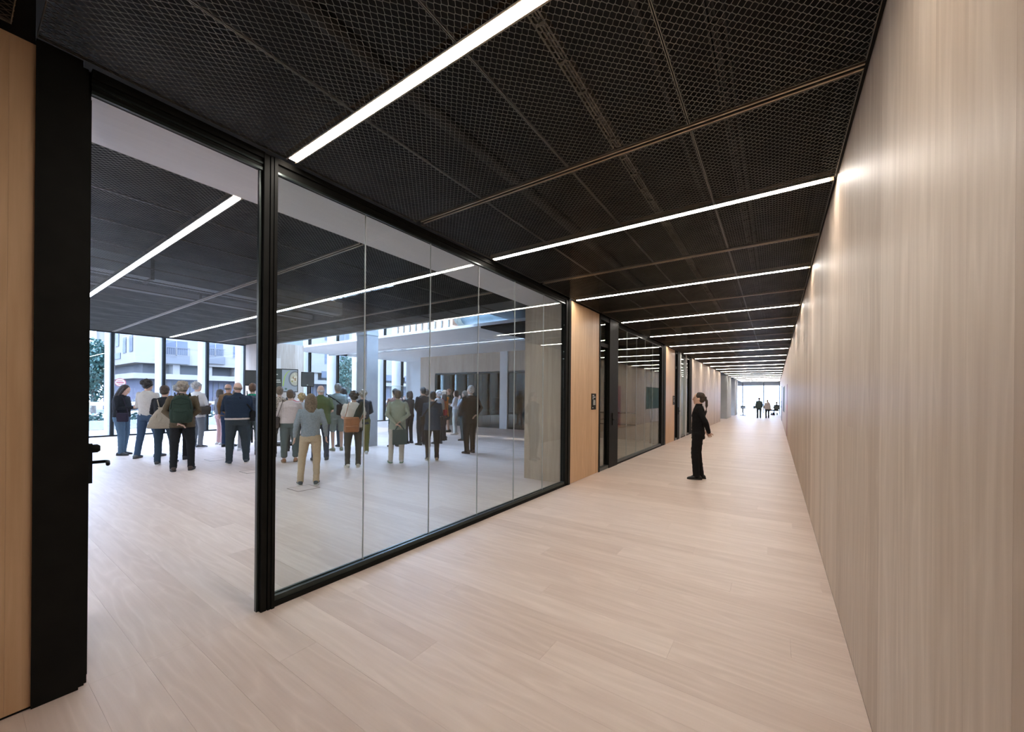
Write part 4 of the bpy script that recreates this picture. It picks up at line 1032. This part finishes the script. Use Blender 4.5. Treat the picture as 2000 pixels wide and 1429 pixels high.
# ---- things worn or carried: separate objects placed on the wearer
def wear(name, W, p, face, label, cat):
    c = W @ Vector(p)
    return tag(empty(name, c, R(face)), label, cat)
def rounded(q_obj, bev=0.03, seg=3):
    md = q_obj.modifiers.new('bevel', 'BEVEL'); md.width = bev; md.segments = seg
    for p in q_obj.data.polygons: p.use_smooth = True
    return q_obj
def backpack(W, face, col, label, s_=1.0, z=1.20, dy=-0.22):
    t = wear('backpack', W, (0, dy, z), face, label, 'backpack'); m = cloth(col); dk = cloth(tuple(v * 0.6 for v in col))
    q = MB(); q.zloft([(-0.25 * s_, 0, -0.01, 0.10 * s_, 0.05), (-0.235 * s_, 0, -0.01, 0.145 * s_, 0.085), (-0.12 * s_, 0, -0.02, 0.165 * s_, 0.105), (0.03, 0, -0.015, 0.16 * s_, 0.10), (0.15 * s_, 0, -0.005, 0.135 * s_, 0.085), (0.215 * s_, 0, 0.0, 0.10 * s_, 0.065), (0.245 * s_, 0, 0.0, 0.05 * s_, 0.035)], 24, 2.8)
    obj('main_bag', q, m, t, smooth=True)
    q = MB(); q.zloft([(-0.215 * s_, 0, -0.09, 0.07 * s_, 0.03), (-0.20 * s_, 0, -0.095, 0.105 * s_, 0.05), (-0.08 * s_, 0, -0.10, 0.115 * s_, 0.055), (0.0, 0, -0.09, 0.10 * s_, 0.045), (0.02, 0, -0.085, 0.06 * s_, 0.03)], 20, 2.8)
    obj('front_pocket', q, m, t, smooth=True)
    for (za, wa) in ((0.10, 0.10), (-0.04, 0.09)): obj('zip', MB().tube([(-wa * s_, -0.10 - (0.05 if za < 0 else 0.0), za * s_), (0, -0.112 - (0.048 if za < 0 else 0.0), (za - 0.02) * s_), (wa * s_, -0.10 - (0.05 if za < 0 else 0.0), za * s_)], 0.005, 6), dk, t, smooth=True)
    obj('zip', MB().tube([(-0.14 * s_, -0.095, 0.0), (-0.12 * s_, -0.095, 0.15 * s_), (0, -0.095, 0.20 * s_), (0.12 * s_, -0.095, 0.15 * s_), (0.14 * s_, -0.095, 0)], 0.006, 6), dk, t, smooth=True)
    obj('grab_loop', MB().tube([(-0.03, 0.0, 0.235 * s_), (-0.03, -0.01, 0.275 * s_), (0.03, -0.01, 0.275 * s_), (0.03, 0, 0.235 * s_)], 0.008, 6), dk, t, smooth=True)
    for sx in (-1, 1):
        obj('shoulder_strap', MB().tube([(0.09 * sx, 0.06, 0.20 * s_), (0.115 * sx, 0.16, 0.30), (0.125 * sx, 0.30, 0.22), (0.135 * sx, 0.36, 0.05), (0.17 * sx, 0.25, -0.12), (0.13 * sx, 0.06, -0.18 * s_)], [(0.010, 0.025)] * 6, 8), dk, t, smooth=True)
    return t
def strap_bag(W, face, col, label, side=1, size=(0.26, 0.10, 0.22), z=0.92, x=0.24, y=0.0, cross=True, scol=None):
    t = wear('shoulder_bag', W, (x * side, y, z), face, label, 'bag'); m = cloth(col) if scol is None else flat('leather_%02x' % int(col[0] * 255), col, 0.45, 0, 0.12, 12)
    a, b_, c = size
    rounded(obj('pouch', MB().box(-b_ / 2, b_ / 2, -a / 2, a / 2, -c / 2, c / 2), m, t), 0.03, 3)
    rounded(obj('flap', MB().box(-b_ / 2 - 0.012 if side < 0 else b_ / 2 - 0.01, -b_ / 2 + 0.01 if side < 0 else b_ / 2 + 0.012, -a / 2 + 0.01, a / 2 - 0.01, -c * 0.1, c / 2 - 0.01), m, t), 0.006, 2)
    sx = -side
    tx = (0.30 * sx) if cross else 0.0
    top_ = 1.49 - z
    if cross:
        obj('strap', MB().tube([(0, -a / 2, c / 2), (-0.09 * side, -0.145 - y, 0.25), (-0.24 * side, -0.15 - y, top_ - 0.08), (-0.33 * side, -0.04 - y, top_), (-0.28 * side, 0.12 - y, top_ - 0.10), (-0.10 * side, 0.165 - y, 0.2), (0, a / 2, c / 2)], [(0.006, 0.016)] * 7, 8), m, t, smooth=True)
    else:
        obj('strap', MB().tube([(0, -a / 2, c / 2), (-0.09 * side, -0.12 - y, top_ - 0.10), (-0.11 * side, -0.02 - y, top_ - 0.035), (-0.09 * side, 0.10 - y, top_ - 0.10), (0, a / 2, c / 2)], [(0.006, 0.016)] * 5, 8), m, t, smooth=True)
    return t

DK = (0.02, 0.021, 0.024); JEAN = (0.05, 0.085, 0.14); NAVY = (0.022, 0.035, 0.06)
BLKS = ((0.02, 0.02, 0.02), (0.03, 0.03, 0.03)); WHT = ((0.6, 0.58, 0.55), (0.75, 0.73, 0.7))
near = 0.011
# --- left group
t, W, k = person(-13.50, 2.50, 34 - 90 + 14, 1.76, 'person with long dark hair in a black top and jeans looking at a phone', dict(c=(0.018, 0.02, 0.025), hem=0.93, w=1.06), dict(c=(0.085, 0.14, 0.20)),
    BLKS, ('long', (0.025, 0.018, 0.015)), ('phone', 'phone'), 1.08, (0.09, -0.02, 0.10, 0.05), (0, 26), vox=near)
ph = wear('smartphone', W, (0.0, 0.385, 1.225), 34 - 76, 'smartphone held by the person in the black top at the window', 'phone')
obj('case', MB().box(-0.037, 0.037, -0.004, 0.004, -0.075, 0.075), M_BLACK, ph); obj('display', MB().box(-0.033, 0.033, -0.0055, -0.004, -0.070, 0.070), emit('phone_screen', (0.6, 0.7, 0.8), 0.6, 0.02), ph)
strap_bag(W, -42, (0.03, 0.025, 0.04), 'small dark bag hanging at the hip of the person with the phone', 1, (0.22, 0.09, 0.22), 0.93, 0.20, 0.14, False)
t, W, k = person(-12.50, 2.76, 40, 1.88, 'tall person in a cream sweater and jeans with thick dark hair', dict(c=(0.50, 0.47, 0.43), hem=0.90), dict(c=JEAN), ((0.10, 0.11, 0.12), (0.08, 0.08, 0.08)), ('curly', (0.02, 0.017, 0.015)), ('front', 'front'), 1.0, (0.13, -0.10, 0.12, 0.14))
t, W, k = person(-11.05, 2.72, 58, 1.72, 'person in a black jacket carrying a beige drawstring bag on the back', dict(c=(0.02, 0.021, 0.024), hem=0.88, w=1.08), dict(c=(0.03, 0.05, 0.07)), ((0.03, 0.03, 0.03), (0.7, 0.7, 0.68)), ('short', (0.055, 0.035, 0.022)), ('front', 'front'), 1.0, (0.10, -0.06, 0.11, 0.12), vox=near)
tb = wear('drawstring_bag', W, (0, -0.20, 1.02), 58, 'beige triangular drawstring bag on the back of the person in the black jacket', 'bag'); m = cloth((0.34, 0.29, 0.22))
q = MB(); q.zloft([(-0.22, 0, -0.02, 0.22, 0.06), (-0.19, 0, -0.03, 0.225, 0.085), (0.0, 0, -0.025, 0.17, 0.08), (0.14, 0, -0.01, 0.09, 0.05), (0.20, 0, 0.0, 0.04, 0.03), (0.23, 0, 0, 0.055, 0.04)], 18)
obj('sack', q, m, tb, smooth=True)
for sx in (-1, 1): obj('cord', MB().tube([(0.02 * sx, -0.01, 0.2), (0.08 * sx, 0.06, 0.38), (0.12 * sx, 0.2, 0.42), (0.16 * sx, 0.28, 0.2), (0.2 * sx, 0.05, -0.15)], 0.009, 6), m, tb, smooth=True)
obj('handle', MB().tube([(-0.05, -0.095, -0.0), (-0.03, -0.12, 0.10), (0.03, -0.12, 0.10), (0.05, -0.1, 0.0), (0.0, -0.115, -0.09), (-0.05, -0.095, 0.0)], 0.009, 6), m, tb, smooth=True)
t, W, k = person(-11.55, 3.12, 66, 1.78, 'grey haired person in a dark purple coat and scarf half hidden behind the backpack wearer', dict(c=(0.05, 0.03, 0.045), collar=True), dict(c=DK), BLKS, ('curly', (0.30, 0.30, 0.29)), ('down', 'down'), 1.05, head=(-38, 0))
t, W, k = person(-9.85, 2.70, 70, 1.79, 'grey haired person in an olive jacket with hands clasped behind under a green backpack', dict(c=(0.10, 0.075, 0.045), hem=0.84, w=1.10, hood=True), dict(c=(0.016, 0.017, 0.018)), ((0.05, 0.03, 0.02), (0.03, 0.03, 0.03)), ('curly', (0.30, 0.25, 0.19)), ('behind', 'behind'), 1.06, (0.13, 0.0, 0.13, 0.03), vox=near)
backpack(W, 70, (0.028, 0.045, 0.032), 'large dark green backpack worn by the person in the olive jacket', 1.1, 1.20, -0.235)
t, W, k = person(-13.75, 4.10, 20, 1.88, 'curly grey haired person in a white top behind the green backpack', dict(c=(0.60, 0.58, 0.55), hem=0.80, w=1.1), dict(c=(0.16, 0.17, 0.18)), ((0.04, 0.04, 0.045), (0.7, 0.7, 0.7)), ('curly', (0.36, 0.34, 0.31)), ('cross', 'cross'), 1.05)
strap_bag(W, 20, (0.07, 0.06, 0.045), 'dark slouchy bag at the side of the curly haired person in white', 1, (0.3, 0.12, 0.24), 0.98, 0.24, 0.0, False)
t, W, k = person(-14.0, 4.75, 10, 1.69, 'person in pale pink trousers and a grey top near the window', dict(c=(0.16, 0.16, 0.17), hem=0.86), dict(c=(0.55, 0.36, 0.34)), WHT, ('bob', (0.06, 0.045, 0.03)), ('down', 'down'))
t, W, k = person(-13.30, 4.70, 40, 1.84, 'bald person in a brown jacket and navy jeans left of the navy jacket', dict(c=(0.16, 0.095, 0.045), hem=0.84), dict(c=(0.025, 0.045, 0.09)), BLKS, ('bald', (0.14, 0.11, 0.09)), ('down', 'down'), skin='mid')
t, W, k = person(-9.90, 3.68, 72, 1.81, 'bald person in a navy denim jacket with a white shirt hem and a crossbody bag', dict(c=(0.020, 0.032, 0.052), hem=0.97, w=1.12, under=(0.70, 0.62, 0.55), collar=True), dict(c=(0.040, 0.052, 0.058), w=1.08), ((0.03, 0.035, 0.04), (0.70, 0.62, 0.52)), ('bald', (0.22, 0.15, 0.10)), ('cross', 'cross'), 1.22, (0.14, 0.0, 0.16, 0.05), vox=near)
strap_bag(W, 72, (0.012, 0.012, 0.012), 'black crossbody bag worn over the navy denim jacket', 1, (0.22, 0.09, 0.24), 1.00, 0.26, -0.02)
t, W, k = person(-12.2, 4.50, 50, 1.66, 'person in pale grey trousers and white shoes hidden behind the navy jacket', dict(c=(0.30, 0.30, 0.30)), dict(c=(0.33, 0.33, 0.34)), WHT, ('short', (0.12, 0.08, 0.05)), ('front', 'front'))
t, W, k = person(-11.05, 4.44, 60, 1.82, 'brown haired person in a bright green T-shirt beside the black mullion', dict(c=(0.015, 0.30, 0.17), sleeve=0.5, hem=0.88), dict(c=(0.075, 0.095, 0.088)), ((0.05, 0.035, 0.03), (0.2, 0.15, 0.1)), ('short', (0.10, 0.05, 0.022)), ('front', 'front'), 1.05)
backpack(W, 60, (0.045, 0.052, 0.065), 'slate backpack worn over the bright green T-shirt', 0.85, 1.24, -0.2)
# --- group behind the glass, left of the column
t, W, k = person(-10.25, 4.72, 66, 1.74, 'person in a leopard print blouse just right of the black mullion', dict(m=spotted('leopard_print', (0.42, 0.33, 0.26), (0.02, 0.016, 0.014)), hem=0.84), dict(c=DK), BLKS, ('short', (0.16, 0.11, 0.075)), ('down', 'down'), 1.05)
strap_bag(W, 66, (0.03, 0.05, 0.065), 'dark blue shoulder bag of the person in the leopard print blouse', 1, (0.3, 0.12, 0.28), 0.95, 0.26, 0.0, False)
t, W, k = person(-9.20, 4.47, 64, 1.65, 'short haired person in a pale pink blouse and wide teal trousers', dict(c=(0.60, 0.50, 0.47), hem=0.93, w=1.1, flare=1.06), dict(c=(0.085, 0.115, 0.115), len=0.85, w=1.22), ((0.30, 0.13, 0.05), (0.25, 0.18, 0.1)), ('short', (0.075, 0.045, 0.025)), ('front', 'front'), 1.12, (0.12, 0.0, 0.12, 0.02), vox=near)
strap_bag(W, 64, (0.05, 0.04, 0.04), 'thin strapped bag over the left shoulder of the pale pink blouse', -1, (0.24, 0.09, 0.26), 0.95, 0.26, 0.0, False)
t, W, k = person(-11.0, 5.40, 64, 1.63, 'dark haired person in a red top behind the pale pink blouse', dict(c=(0.40, 0.03, 0.035)), dict(c=DK), BLKS, ('short', (0.03, 0.022, 0.02)), ('cross', 'cross'))
t, W, k = person(-9.98, 5.13, 74, 1.58, 'short person with blonde curly hair in a light grey top', dict(c=(0.42, 0.42, 0.42), hem=0.86), dict(c=(0.03, 0.03, 0.035)), WHT, ('curly', (0.42, 0.29, 0.13)), ('cross', 'cross'))
t, W, k = person(-8.92, 5.03, 66, 1.77, 'balding white haired person in an olive green polo shirt', dict(c=(0.085, 0.12, 0.045), sleeve=0.5, hem=0.82, w=1.12, collar=True), dict(c=(0.035, 0.05, 0.075)), BLKS, ('bald', (0.55, 0.53, 0.5)), ('front', 'front'), 1.18, (0.13, 0, 0.13, 0), skin='pink')
t, W, k = person(-6.62, 3.56, 62, 1.56, 'person in a light denim jacket and beige trousers standing nearest the glass', dict(c=(0.24, 0.28, 0.31), hem=0.92, w=1.02, collar=True, under=(0.02, 0.02, 0.025), m=flat('light_denim', (0.25, 0.29, 0.32), 0.9, 0, 0.16, 45, 0.6, 0.2)), dict(c=(0.50, 0.38, 0.25)), ((0.03, 0.05, 0.06), (0.65, 0.62, 0.58)), ('long', (0.14, 0.092, 0.052)), ('loose', 'loose'), 1.0, (0.17, 0.02, 0.10, -0.04), vox=near)
t, W, k = person(-10.05, 6.15, 70, 1.86, 'grey haired person in a grey-green shirt, shorts and sneakers', dict(c=(0.20, 0.25, 0.24), hem=1.02, sleeve=0.5, w=1.12), dict(c=(0.17, 0.21, 0.19), len=0.5), ((0.17, 0.16, 0.08), (0.4, 0.38, 0.3)), ('short', (0.17, 0.155, 0.14)), ('cross', 'cross'), 1.1, skin='mid')
strap_bag(W, 70, (0.015, 0.015, 0.016), 'black sling pack at the back of the grey-green shirt', 1, (0.26, 0.16, 0.30), 1.06, 0.02, -0.20)
t, W, k = person(-10.75, 6.75, 80, 1.76, 'dark haired person in a white blouse left of the grey column', dict(c=(0.62, 0.62, 0.64)), dict(c=(0.04, 0.06, 0.08)), BLKS, ('bob', (0.025, 0.02, 0.018)), ('front', 'front'), 0.95)
t, W, k = person(-7.48, 4.95, 62, 1.63, 'dark curly haired person in a white T-shirt with a brown leather bag', dict(c=(0.62, 0.58, 0.52), hem=0.90, sleeve=0.5, w=1.06), dict(c=(0.045, 0.047, 0.043)), ((0.55, 0.50, 0.42), (0.7, 0.66, 0.6)), ('curly', (0.025, 0.022, 0.02)), ('front', 'front'), 1.05, (0.12, 0.03, 0.10, -0.02), vox=near)
lb = wear('leather_bag', W, (-0.06, -0.20, 0.98), 62, 'tan brown leather bag on the back of the person in the white T-shirt', 'bag'); m = flat('tan_leather', (0.32, 0.12, 0.045), 0.42, 0, 0.15, 12)
rounded(obj('main_bag', MB().box(-0.15, 0.15, -0.08, 0.07, -0.16, 0.16), m, lb), 0.04, 3); rounded(obj('front_pocket', MB().box(-0.13, 0.13, -0.115, -0.06, -0.15, -0.02), m, lb), 0.02, 3)
for (a0, a1) in (((-0.13, 0.0, 0.14), (-0.05, 0.06, 0.48)), ((0.14, 0.0, 0.02), (0.24, 0.12, 0.20))): obj('strap', MB().tube([a0, a1], [(0.006, 0.016)] * 2, 8), m, lb, smooth=True)
sc_ = wear('scarf', W, (0.06, -0.165, 1.25), 62, 'dark green scarf hanging over the back of the white T-shirt', 'scarf')
obj('cloth', MB().tube([(0.14, 0.14, 0.20), (0.10, 0.02, 0.18), (0.04, -0.01, 0.02), (-0.03, -0.035, -0.16), (-0.07, -0.05, -0.26)], [(0.03, 0.06), (0.035, 0.07), (0.03, 0.085), (0.03, 0.075), (0.02, 0.05)], 12), cloth((0.020, 0.034, 0.028)), sc_, smooth=True)
obj('fold', MB().tube([(0.16, 0.1, 0.18), (0.11, 0.0, 0.10), (0.04, -0.03, -0.06), (0.0, -0.04, -0.18)], [(0.015, 0.02)] * 4, 8), cloth((0.028, 0.045, 0.038)), sc_, smooth=True)
t, W, k = person(-9.0, 6.22, 62, 1.68, 'grey-blonde haired person in a navy jacket and olive trousers by the grey column', dict(c=(0.022, 0.032, 0.045), hem=0.80), dict(c=(0.12, 0.115, 0.03), w=1.15), WHT, ('curly', (0.26, 0.22, 0.16)), ('front', 'front'), 1.08)
# --- right of the column
t, W, k = person(-9.5, 7.66, 80, 1.75, 'dark haired person in a dusty pink shirt right of the grey column', dict(c=(0.28, 0.17, 0.145), sleeve=0.5, hem=0.84, w=1.08), dict(c=(0.035, 0.055, 0.07)), BLKS, ('short', (0.025, 0.02, 0.018)), ('front', 'front'), 1.05)
t, W, k = person(-7.20, 5.89, 56, 1.67, 'person in a pale green jacket and cream trousers with hands behind the back', dict(c=(0.34, 0.38, 0.30), hem=0.80, w=1.10, collar=True), dict(c=(0.58, 0.52, 0.44)), ((0.55, 0.52, 0.47), (0.12, 0.25, 0.14)), ('short', (0.095, 0.07, 0.05)), ('behind', 'behind'), 1.06, (0.15, 0.04, 0.09, -0.03), vox=near)
fd = wear('folder_bag', W, (0.03, -0.235, 0.70), 56, 'dark teal flat bag held behind the pale green jacket', 'bag')
rounded(obj('panel', MB().box(-0.16, 0.16, -0.012, 0.012, -0.24, 0.10), cloth((0.04, 0.075, 0.08)), fd), 0.008, 2)
obj('handle', MB().tube([(-0.10, 0, 0.09), (0.0, 0.015, 0.24), (0.10, 0, 0.09)], [(0.006, 0.014)] * 3, 8), cloth((0.04, 0.075, 0.08)), fd, smooth=True)
t, W, k = person(-9.80, 8.48, 95, 1.70, 'dark haired person in a black top behind the pale green jacket', dict(c=(0.03, 0.03, 0.03)), dict(c=DK), BLKS, ('bob', (0.05, 0.03, 0.02)), ('chin', 'cross'))
t, W, k = person(-9.62, 9.02, 95, 1.76, 'brown haired person in an olive top behind the cluster right of the column', dict(c=(0.06, 0.06, 0.045)), dict(c=DK), BLKS, ('short', (0.07, 0.045, 0.03)), ('cross', 'cross'))
t, W, k = person(-9.18, 8.48, 80, 1.81, 'tall dark haired person in a black jacket left of the navy blouse', dict(c=(0.022, 0.022, 0.024), w=1.06), dict(c=DK), BLKS, ('short', (0.015, 0.013, 0.012)), ('front', 'front'), 1.05)
t, W, k = person(-9.02, 9.0, 80, 1.72, 'white haired person in a grey cardigan behind the navy blouse', dict(c=(0.38, 0.36, 0.35)), dict(c=(0.05, 0.05, 0.05)), BLKS, ('curly', (0.62, 0.60, 0.60)), ('front', 'front'))
strap_bag(W, 80, (0.30, 0.035, 0.04), 'red handbag among the cluster behind the pale green jacket', 1, (0.26, 0.10, 0.2), 1.0, 0.26, 0.05, False)
t, W, k = person(-6.78, 6.58, 52, 1.65, 'dark haired person in a navy blouse and black trousers with a crossbody strap', dict(c=(0.030, 0.052, 0.085), hem=0.76, w=1.12, flare=1.06, sleeve=0.7), dict(c=(0.014, 0.015, 0.018)), ((0.25, 0.18, 0.11), (0.6, 0.55, 0.48)), ('short', (0.016, 0.013, 0.012)), ('phone', 'phone'), 1.05, (0.10, 0.05, 0.11, -0.02), vox=near)
strap_bag(W, 52, (0.012, 0.012, 0.013), 'black crossbody bag over the navy blouse', -1, (0.24, 0.09, 0.2), 1.0, 0.24, 0.06)
t, W, k = person(-9.5, 9.75, 110, 1.60, 'person in an orange shirt half hidden left of the orange jacket', dict(c=(0.48, 0.19, 0.05)), dict(c=(0.06, 0.06, 0.07)), BLKS, ('bob', (0.03, 0.025, 0.02)), ('front', 'front'))
t, W, k = person(-9.95, 10.22, 115, 1.75, 'grey-blonde haired person in a bright orange jacket and beige trousers', dict(c=(0.62, 0.21, 0.025), hem=0.78, w=1.08, hood=True, flare=1.08), dict(c=(0.45, 0.38, 0.29)), ((0.13, 0.10, 0.06), (0.2, 0.17, 0.12)), ('bob', (0.42, 0.35, 0.29)), ('front', 'front'), 1.05)
t, W, k = person(-11.6, 12.2, 125, 1.86, 'bald tall person in a dark teal top and black shorts behind the orange jacket', dict(c=(0.035, 0.06, 0.06), sleeve=0.5), dict(c=DK, len=0.5), BLKS, ('bald', (0.25, 0.17, 0.12)), ('cross', 'cross'), skin='mid')
t, W, k = person(-10.6, 11.55, 120, 1.76, 'dark haired person with crossed arms in a white top and striped white trousers', dict(c=(0.66, 0.67, 0.70)), dict(c=(0.42, 0.46, 0.47)), ((0.45, 0.4, 0.35), (0.5, 0.45, 0.4)), ('bob', (0.035, 0.025, 0.02)), ('cross', 'cross'))
t, W, k = person(-8.95, 10.2, 100, 1.73, 'grey haired person in a dark brown waistcoat with pale blue sleeves', dict(c=(0.42, 0.48, 0.56), hem=0.9), dict(c=(0.05, 0.085, 0.10)), ((0.03, 0.04, 0.045), (0.05, 0.05, 0.05)), ('short', (0.20, 0.17, 0.14)), ('chin', 'down'), 1.05)
wq = MB(); wq.zloft([(0.86, 0, -0.004, 0.205, 0.155), (1.06, 0, -0.004, 0.198, 0.150), (1.20, 0, -0.006, 0.203, 0.153), (1.32, 0, -0.01, 0.210, 0.153), (1.40, 0, -0.014, 0.185, 0.12), (1.45, 0, -0.016, 0.11, 0.09), (1.50, 0, -0.014, 0.075, 0.075)], 24)
wq.xform(Matrix.Scale(1.73 / 1.72, 4)); obj('waistcoat', wq, cloth((0.050, 0.030, 0.024)), t, smooth=True)
t, W, k = person(-10.15, 11.85, 165, 1.86, 'grey haired person turned towards the corridor behind the black suit', dict(c=(0.30, 0.20, 0.14)), dict(c=DK), BLKS, ('short', (0.24, 0.22, 0.20)), ('cross', 'cross'))
t, W, k = person(-6.82, 8.02, 76, 1.83, 'white haired person in a black suit standing alone at the right of the group', dict(c=(0.014, 0.013, 0.013), hem=0.76, w=1.14, shirt=(0.6, 0.55, 0.5)), dict(c=(0.014, 0.013, 0.013), w=1.12), ((0.02, 0.02, 0.02), (0.02, 0.02, 0.02)), ('short', (0.52, 0.49, 0.46)), ('front', 'behind'), 1.12, (0.10, 0.0, 0.12, 0.06), vox=near)
# --- corridor
def glasses(t, k, up, HM):
    q = MB()
    for sx in (-1, 1):
        q.tube([(0.032 * sx + 0.020 * math.cos(a), 0.095, 1.608 + 0.016 * math.sin(a)) for a in [2 * PI * i / 10 for i in range(11)]], 0.0018, 5)
        q.tube([(0.052 * sx, 0.092, 1.612), (0.074 * sx, 0.0, 1.612)], 0.002, 5)
    q.xform(HM).xform(Matrix.Scale(k, 4)); obj('glasses', q, M_SILL, t)
t, W, k = person(-1.22, 8.13, 98, 1.65, 'person in black jacket and trousers with a ponytail and glasses standing in the corridor', dict(c=(0.010, 0.010, 0.011), hem=0.80, w=1.02, collar=True), dict(c=(0.010, 0.010, 0.011), w=1.15), ((0.012, 0.012, 0.012), (0.03, 0.03, 0.03)), ('ponytail', (0.040, 0.026, 0.018)), ('behind', 'behind'), 0.95, (0.07, 0.02, 0.09, -0.05), (0, -4), vox=0.009, extra=glasses, group='people in the corridor')
person(-1.06, 36.4, 12, 1.62, 'person in dark clothes walking away, taller of the pair at the far corridor end', dict(c=(0.05, 0.075, 0.08), flare=1.08, hem=0.82), dict(c=(0.04, 0.055, 0.06)), BLKS, ('short', (0.08, 0.06, 0.05)), ('down', 'down'), 1.1, vox=0.015, group='people in the corridor')
person(-0.52, 36.9, 4, 1.45, 'shorter person in a pale jacket and black trousers at the far corridor end', dict(c=(0.45, 0.42, 0.42), flare=1.1, hem=0.82), dict(c=DK), BLKS, ('short', (0.25, 0.22, 0.2)), ('down', 'down'), 1.05, vox=0.015, group='people in the corridor')
person(-0.55, 43.6, -60, 1.65, 'seated person in a light top at the table by the end window', dict(c=(0.40, 0.34, 0.33), hem=0.86), dict(c=DK), BLKS, ('bob', (0.05, 0.035, 0.03)), ('front', 'front'), vox=0.022, sit=True, group='people in the corridor')
person(0.10, 43.6, 10, 1.66, 'seated person in dark clothes at the table by the end window, nearest the right wall', dict(c=(0.05, 0.06, 0.06), hem=0.86), dict(c=DK), BLKS, ('short', (0.12, 0.10, 0.08)), ('front', 'front'), vox=0.022, sit=True, group='people in the corridor')

# ---- evaluate all remeshed surfaces at once, then add cloth folds and fingers
dg = bpy.context.evaluated_depsgraph_get(); dg.update()
res = [bpy.data.meshes.new_from_object(o.evaluated_get(dg)) for (o, a, f, p) in JOBS]
for (o, amp, freq, post), me in zip(JOBS, res):
    o.modifiers.clear()
    if amp:
        off = Vector((random.uniform(0, 50), random.uniform(0, 50), random.uniform(0, 50)))
        nr = [Vector(v.normal) for v in me.vertices]
        for v, n_ in zip(me.vertices, nr):
            p = Vector(v.co); q = Vector((p.x * freq * 0.7, p.y * freq * 0.7, (p.z + 0.35 * p.x) * freq * 1.5)) + off
            v.co = p + n_ * (mnoise.noise(q) * amp + mnoise.noise(q * 2.6) * amp * 0.5)
    if post is not None:
        bm_ = bmesh.new(); bm_.from_mesh(me)
        tmp = post.mesh('hands'); bm_.from_mesh(tmp); bm_.to_mesh(me); bm_.free(); bpy.data.meshes.remove(tmp)
    me.polygons.foreach_set('use_smooth', [True] * len(me.polygons)); me.update()
    old = o.data; mt = old.materials[0] if len(old.materials) else None
    if len(me.materials) == 0 and mt: me.materials.append(mt)
    o.data = me; me.name = o.name
